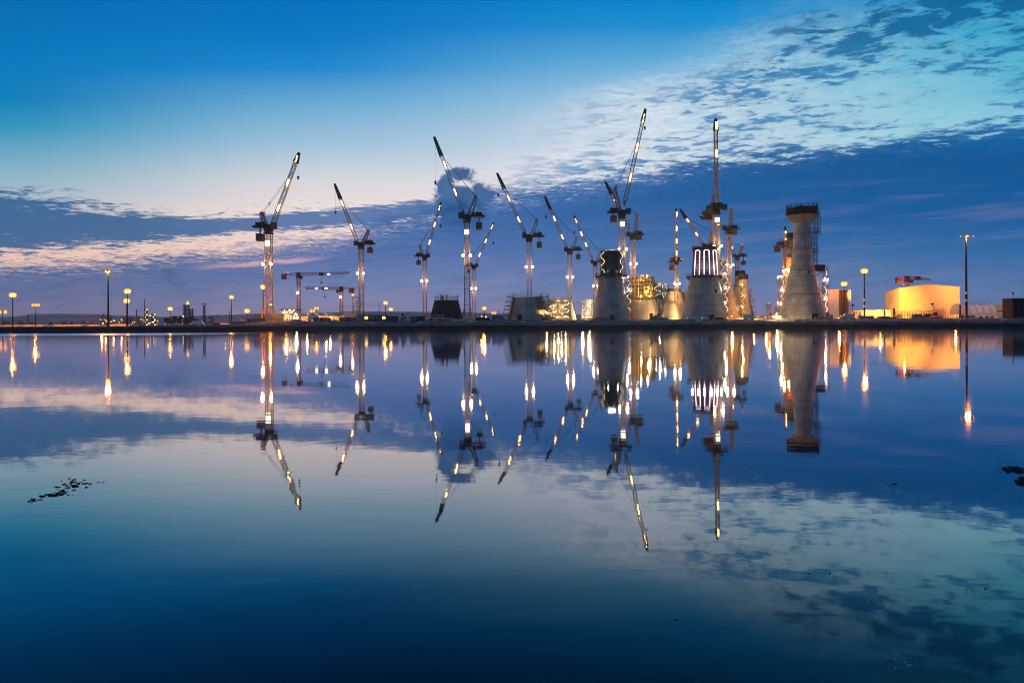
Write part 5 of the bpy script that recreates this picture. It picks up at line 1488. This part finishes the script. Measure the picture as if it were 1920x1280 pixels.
# ---------------------------------------------------------------- quay furniture
proto = None
marks = ['in front of the far left shore','under the left wooded hill','before the tall dark left mast','under the refinery','below the dark trees','below the funnel headed pole','left of the leftmost big crane','below the first hammerhead crane','between the hammerheads and the second big crane','below the long dark cabin','in front of the blue container','before the dark drum crane','below the grey stub','in front of the narrow lit scaffold tower','below the black crowned cone','under the striped drum cone','below the orange lit cones','left of the tallest column','right of the tallest column','before the brightest lamp mast','before the hall corner','below the tunnel tent','near the black tower']
bx = [40,90,160,250,335,392,470,533,613,697,786,881,980,1086,1195,1308,1370,1428,1552,1600,1682,1800,1880]
for i, px in enumerate(bx):
    b = W(px, 605, SHORE+1.4); b.z = zcap(px)+.01
    if proto is None:
        o = bpy.data.objects.new('mooring_bollard', None); COL.objects.link(o)
        MB().lathe([(.42,0),(.36,.12),(.22,.2),(.2,.55),(.34,.65),(.34,.8),(.1,.9)],14).build('bollard_head', M_white, o, smooth_=True)
        m_ = MB(); m_.bar((-1.5,-.2,.55),(-.5,-.2,.25),.28); m_.bar((1.5,-.2,.55),(.5,-.2,.25),.28); m_.bar((-.5,-.2,.25),(.5,-.2,.25),.3); m_.build('horn', M_white, o)
        m_ = MB(); m_.bar((0,-1.75,.1),(0,-1.75,-1.0),.35,6); m_.bar((0,-.4,.1),(0,-1.75,.1),.3); m_.build('fender', M_cw, o); proto = o
    else: o = copy_tree(proto)
    o.location = b; tag(o, 'pale double horned bollard on the quay '+marks[i], 'bollard', 'mooring bollards along the quay')
# ladders on the quay face
for px, lb in ((740,'rusty ladder on the dark quay wall below the pale cabin'),(1240,'rusty ladder on the dark quay wall below the plain grey cone'),(1500,'rusty ladder on the dark quay wall below the tallest column')):
    b = W(px, 605, SHORE-.25); b.z = 0.1; o = bpy.data.objects.new('quay_ladder', None); COL.objects.link(o); o.location = b
    m_ = MB(); [m_.bar((x,0,0),(x,0,3.0),.1) for x in (-.3,.3)]; m_.build('stile', M_cw, o)
    m_ = MB(); [m_.bar((-.3,0,.3*k+.2),(.3,0,.3*k+.2),.06) for k in range(9)]; m_.build('rung', M_cw, o)
    tag(o, lb, 'ladder', 'ladders on the quay wall')

# ---------------------------------------------------------------- floating debris on the water
def WZ(px, py):
    for D in (1,):
        cx_, cy_ = (px-960)/F, (610-py)/F
        k = CAMH/-(cx_*ST+cy_*CT)
        return Vector(((cx_*CT-cy_*ST)*k, k, 0.))
M_weed = material('wet_seaweed', (.012,.012,.008), .9, spec=.1, nz=(.05,.02,.008), nscale=30)
M_foam = material('foam_bubbles', (.55,.60,.62), .4)
def raft(name, label, cat, pts, size, n, mat, seed, flat=.25, kind='stuff', stretch=2.2):
    r2 = random.Random(seed); m_ = MB(); c0 = WZ(*pts[0][:2])
    for i in range(n):
        a = r2.randrange(len(pts)-1) if len(pts) > 1 else 0
        p, q_ = pts[a], pts[min(a+1,len(pts)-1)]; f_ = r2.random()
        px = p[0]+(q_[0]-p[0])*f_ + r2.gauss(0,1)*(p[2]+(q_[2]-p[2])*f_); py = p[1]+(q_[1]-p[1])*f_ + r2.gauss(0,1)*(p[3]+(q_[3]-p[3])*f_)
        w_ = WZ(px, py)-c0; s_ = size*r2.uniform(.35,1.3)*(w_+c0).y/F
        k = len(m_.v); nn = 9; az = r2.uniform(0,3.14); co, si = math.cos(az), math.sin(az); st = r2.uniform(1,stretch)
        prof = [s_*r2.uniform(.55,1.2) for _ in range(nn)]
        for zz_, sc_ in ((-.004,.9),(.003,1.0),(s_*flat,.5)):
            for j in range(nn):
                t_ = 2*math.pi*j/nn; x = math.cos(t_)*prof[j]*sc_*st*.7; y = math.sin(t_)*prof[j]*sc_*(1.6)
                m_.v.append((w_.x+x*co-y*si*.5, w_.y+x*si*.5+y*co, zz_*r2.uniform(.7,1.3)))
        for l_ in range(2):
            for j in range(nn): j2 = (j+1) % nn; m_.f.append((k+l_*nn+j,k+l_*nn+j2,k+(l_+1)*nn+j2,k+(l_+1)*nn+j))
        m_.f.append(tuple(k+2*nn+j for j in range(nn)))
    o = m_.build(name, mat, None, loc=c0, smooth_=True)
    return tag(o, label, cat, None, kind)
raft('seaweed', 'dark scattered flecks of floating seaweed at the lower left', 'seaweed', [(50,943,4,1.2),(80,930,6,1.5),(110,924,8,4),(132,912,14,6),(150,902,14,3)], 3.4, 95, M_weed, 1)
raft('seaweed', 'thin tail of tiny weed flecks trailing right of the scattered seaweed', 'seaweed', [(165,907,4,1),(205,901,3,.7)], 1.6, 9, M_weed, 2)
raft('seaweed', 'black and rust brown weed mat at the right edge', 'seaweed', [(1880,882,8,2),(1900,880,8,3),(1918,883,6,5)], 3.4, 110, M_weed, 3)
raft('seaweed', 'lower black clump of the weed mat touching the right edge', 'seaweed', [(1908,905,5,2.5),(1922,900,4,5)], 3.6, 70, M_weed, 4)
raft('foam', 'speckled bubbles around the weed mat at the right edge', 'foam', [(1855,850,6,2),(1875,862,8,4),(1900,870,12,6)], 1.1, 90, M_foam, 5)
raft('foam', 'speckled bubbles below the weed mat at the right edge', 'foam', [(1868,905,8,3),(1895,910,12,5),(1912,918,6,3)], 1.1, 70, M_foam, 6)
raft('foam', 'string of white bubbles around the small dark clump right of centre', 'foam', [(1640,914,5,1.5),(1665,920,8,3),(1690,922,8,3)], 1.6, 46, M_foam, 7)
raft('seaweed', 'small dark clump inside the string of white bubbles', 'seaweed', [(1673,907,3,.8),(1678,908,2,.8)], 3.2, 6, M_weed, 8)
raft('foam', 'tiny patch of bubbles on the water low left of centre', 'foam', [(785,1096,4,2),(796,1101,4,2)], 2.2, 9, M_foam, 9)
for px, py, s_, lb in ((1267,1161,4.5,'small brown leaf floating at the bottom right of centre'),(1518,1075,4,'left small dark leaf of two on the cloud reflection'),(1556,1075,4,'right small dark leaf of two on the cloud reflection'),(1848,1103,5,'dark leaf on the cloud reflection near the right side'),(1634,1125,3,'tiny pale leaf below the pair of leaves')):
    b = WZ(px, py); k = b.y/F*s_*.25
    m_ = MB(); m_.v = [(-k*2.4,0,.003),(-k*.6,k*2.2,.004),(k*2.2,k*.6,.003),(k*.5,-k*2.0,.005),(0,0,-.004)]; m_.f = [(0,3,2,1),(0,1,4),(1,2,4),(2,3,4),(3,0,4)]
    tag(m_.build('floating_leaf', M_weed, None, loc=b), lb, 'leaf', 'leaves floating on the water')
raft('foam', 'faint froth flecks near the bottom edge right of centre', 'foam', [(1665,1225,8,3),(1690,1245,10,6),(1715,1242,8,3)], 1.6, 40, M_foam, 12)
HZD = 0.8e-4
# ---------------------------------------------------------------- evening haze
HAZE = True
if HAZE:
    hz = bpy.data.materials.new('evening_haze'); hz.use_nodes = True; t = hz.node_tree; t.nodes.clear()
    v_ = t.nodes.new('ShaderNodeVolumePrincipled'); v_.inputs['Density'].default_value = HZD
    v_.inputs['Color'].default_value = (.86,.84,.92,1); v_.inputs['Anisotropy'].default_value = .84
    o = t.nodes.new('ShaderNodeOutputMaterial'); t.links.new(v_.outputs[0], o.inputs['Volume'])
    m_ = MB(); m_.box((0, 3800, 82), (16500, 8900, 176))
    tag(m_.build('haze', hz), 'thin lilac evening haze over the harbour', kind='stuff')
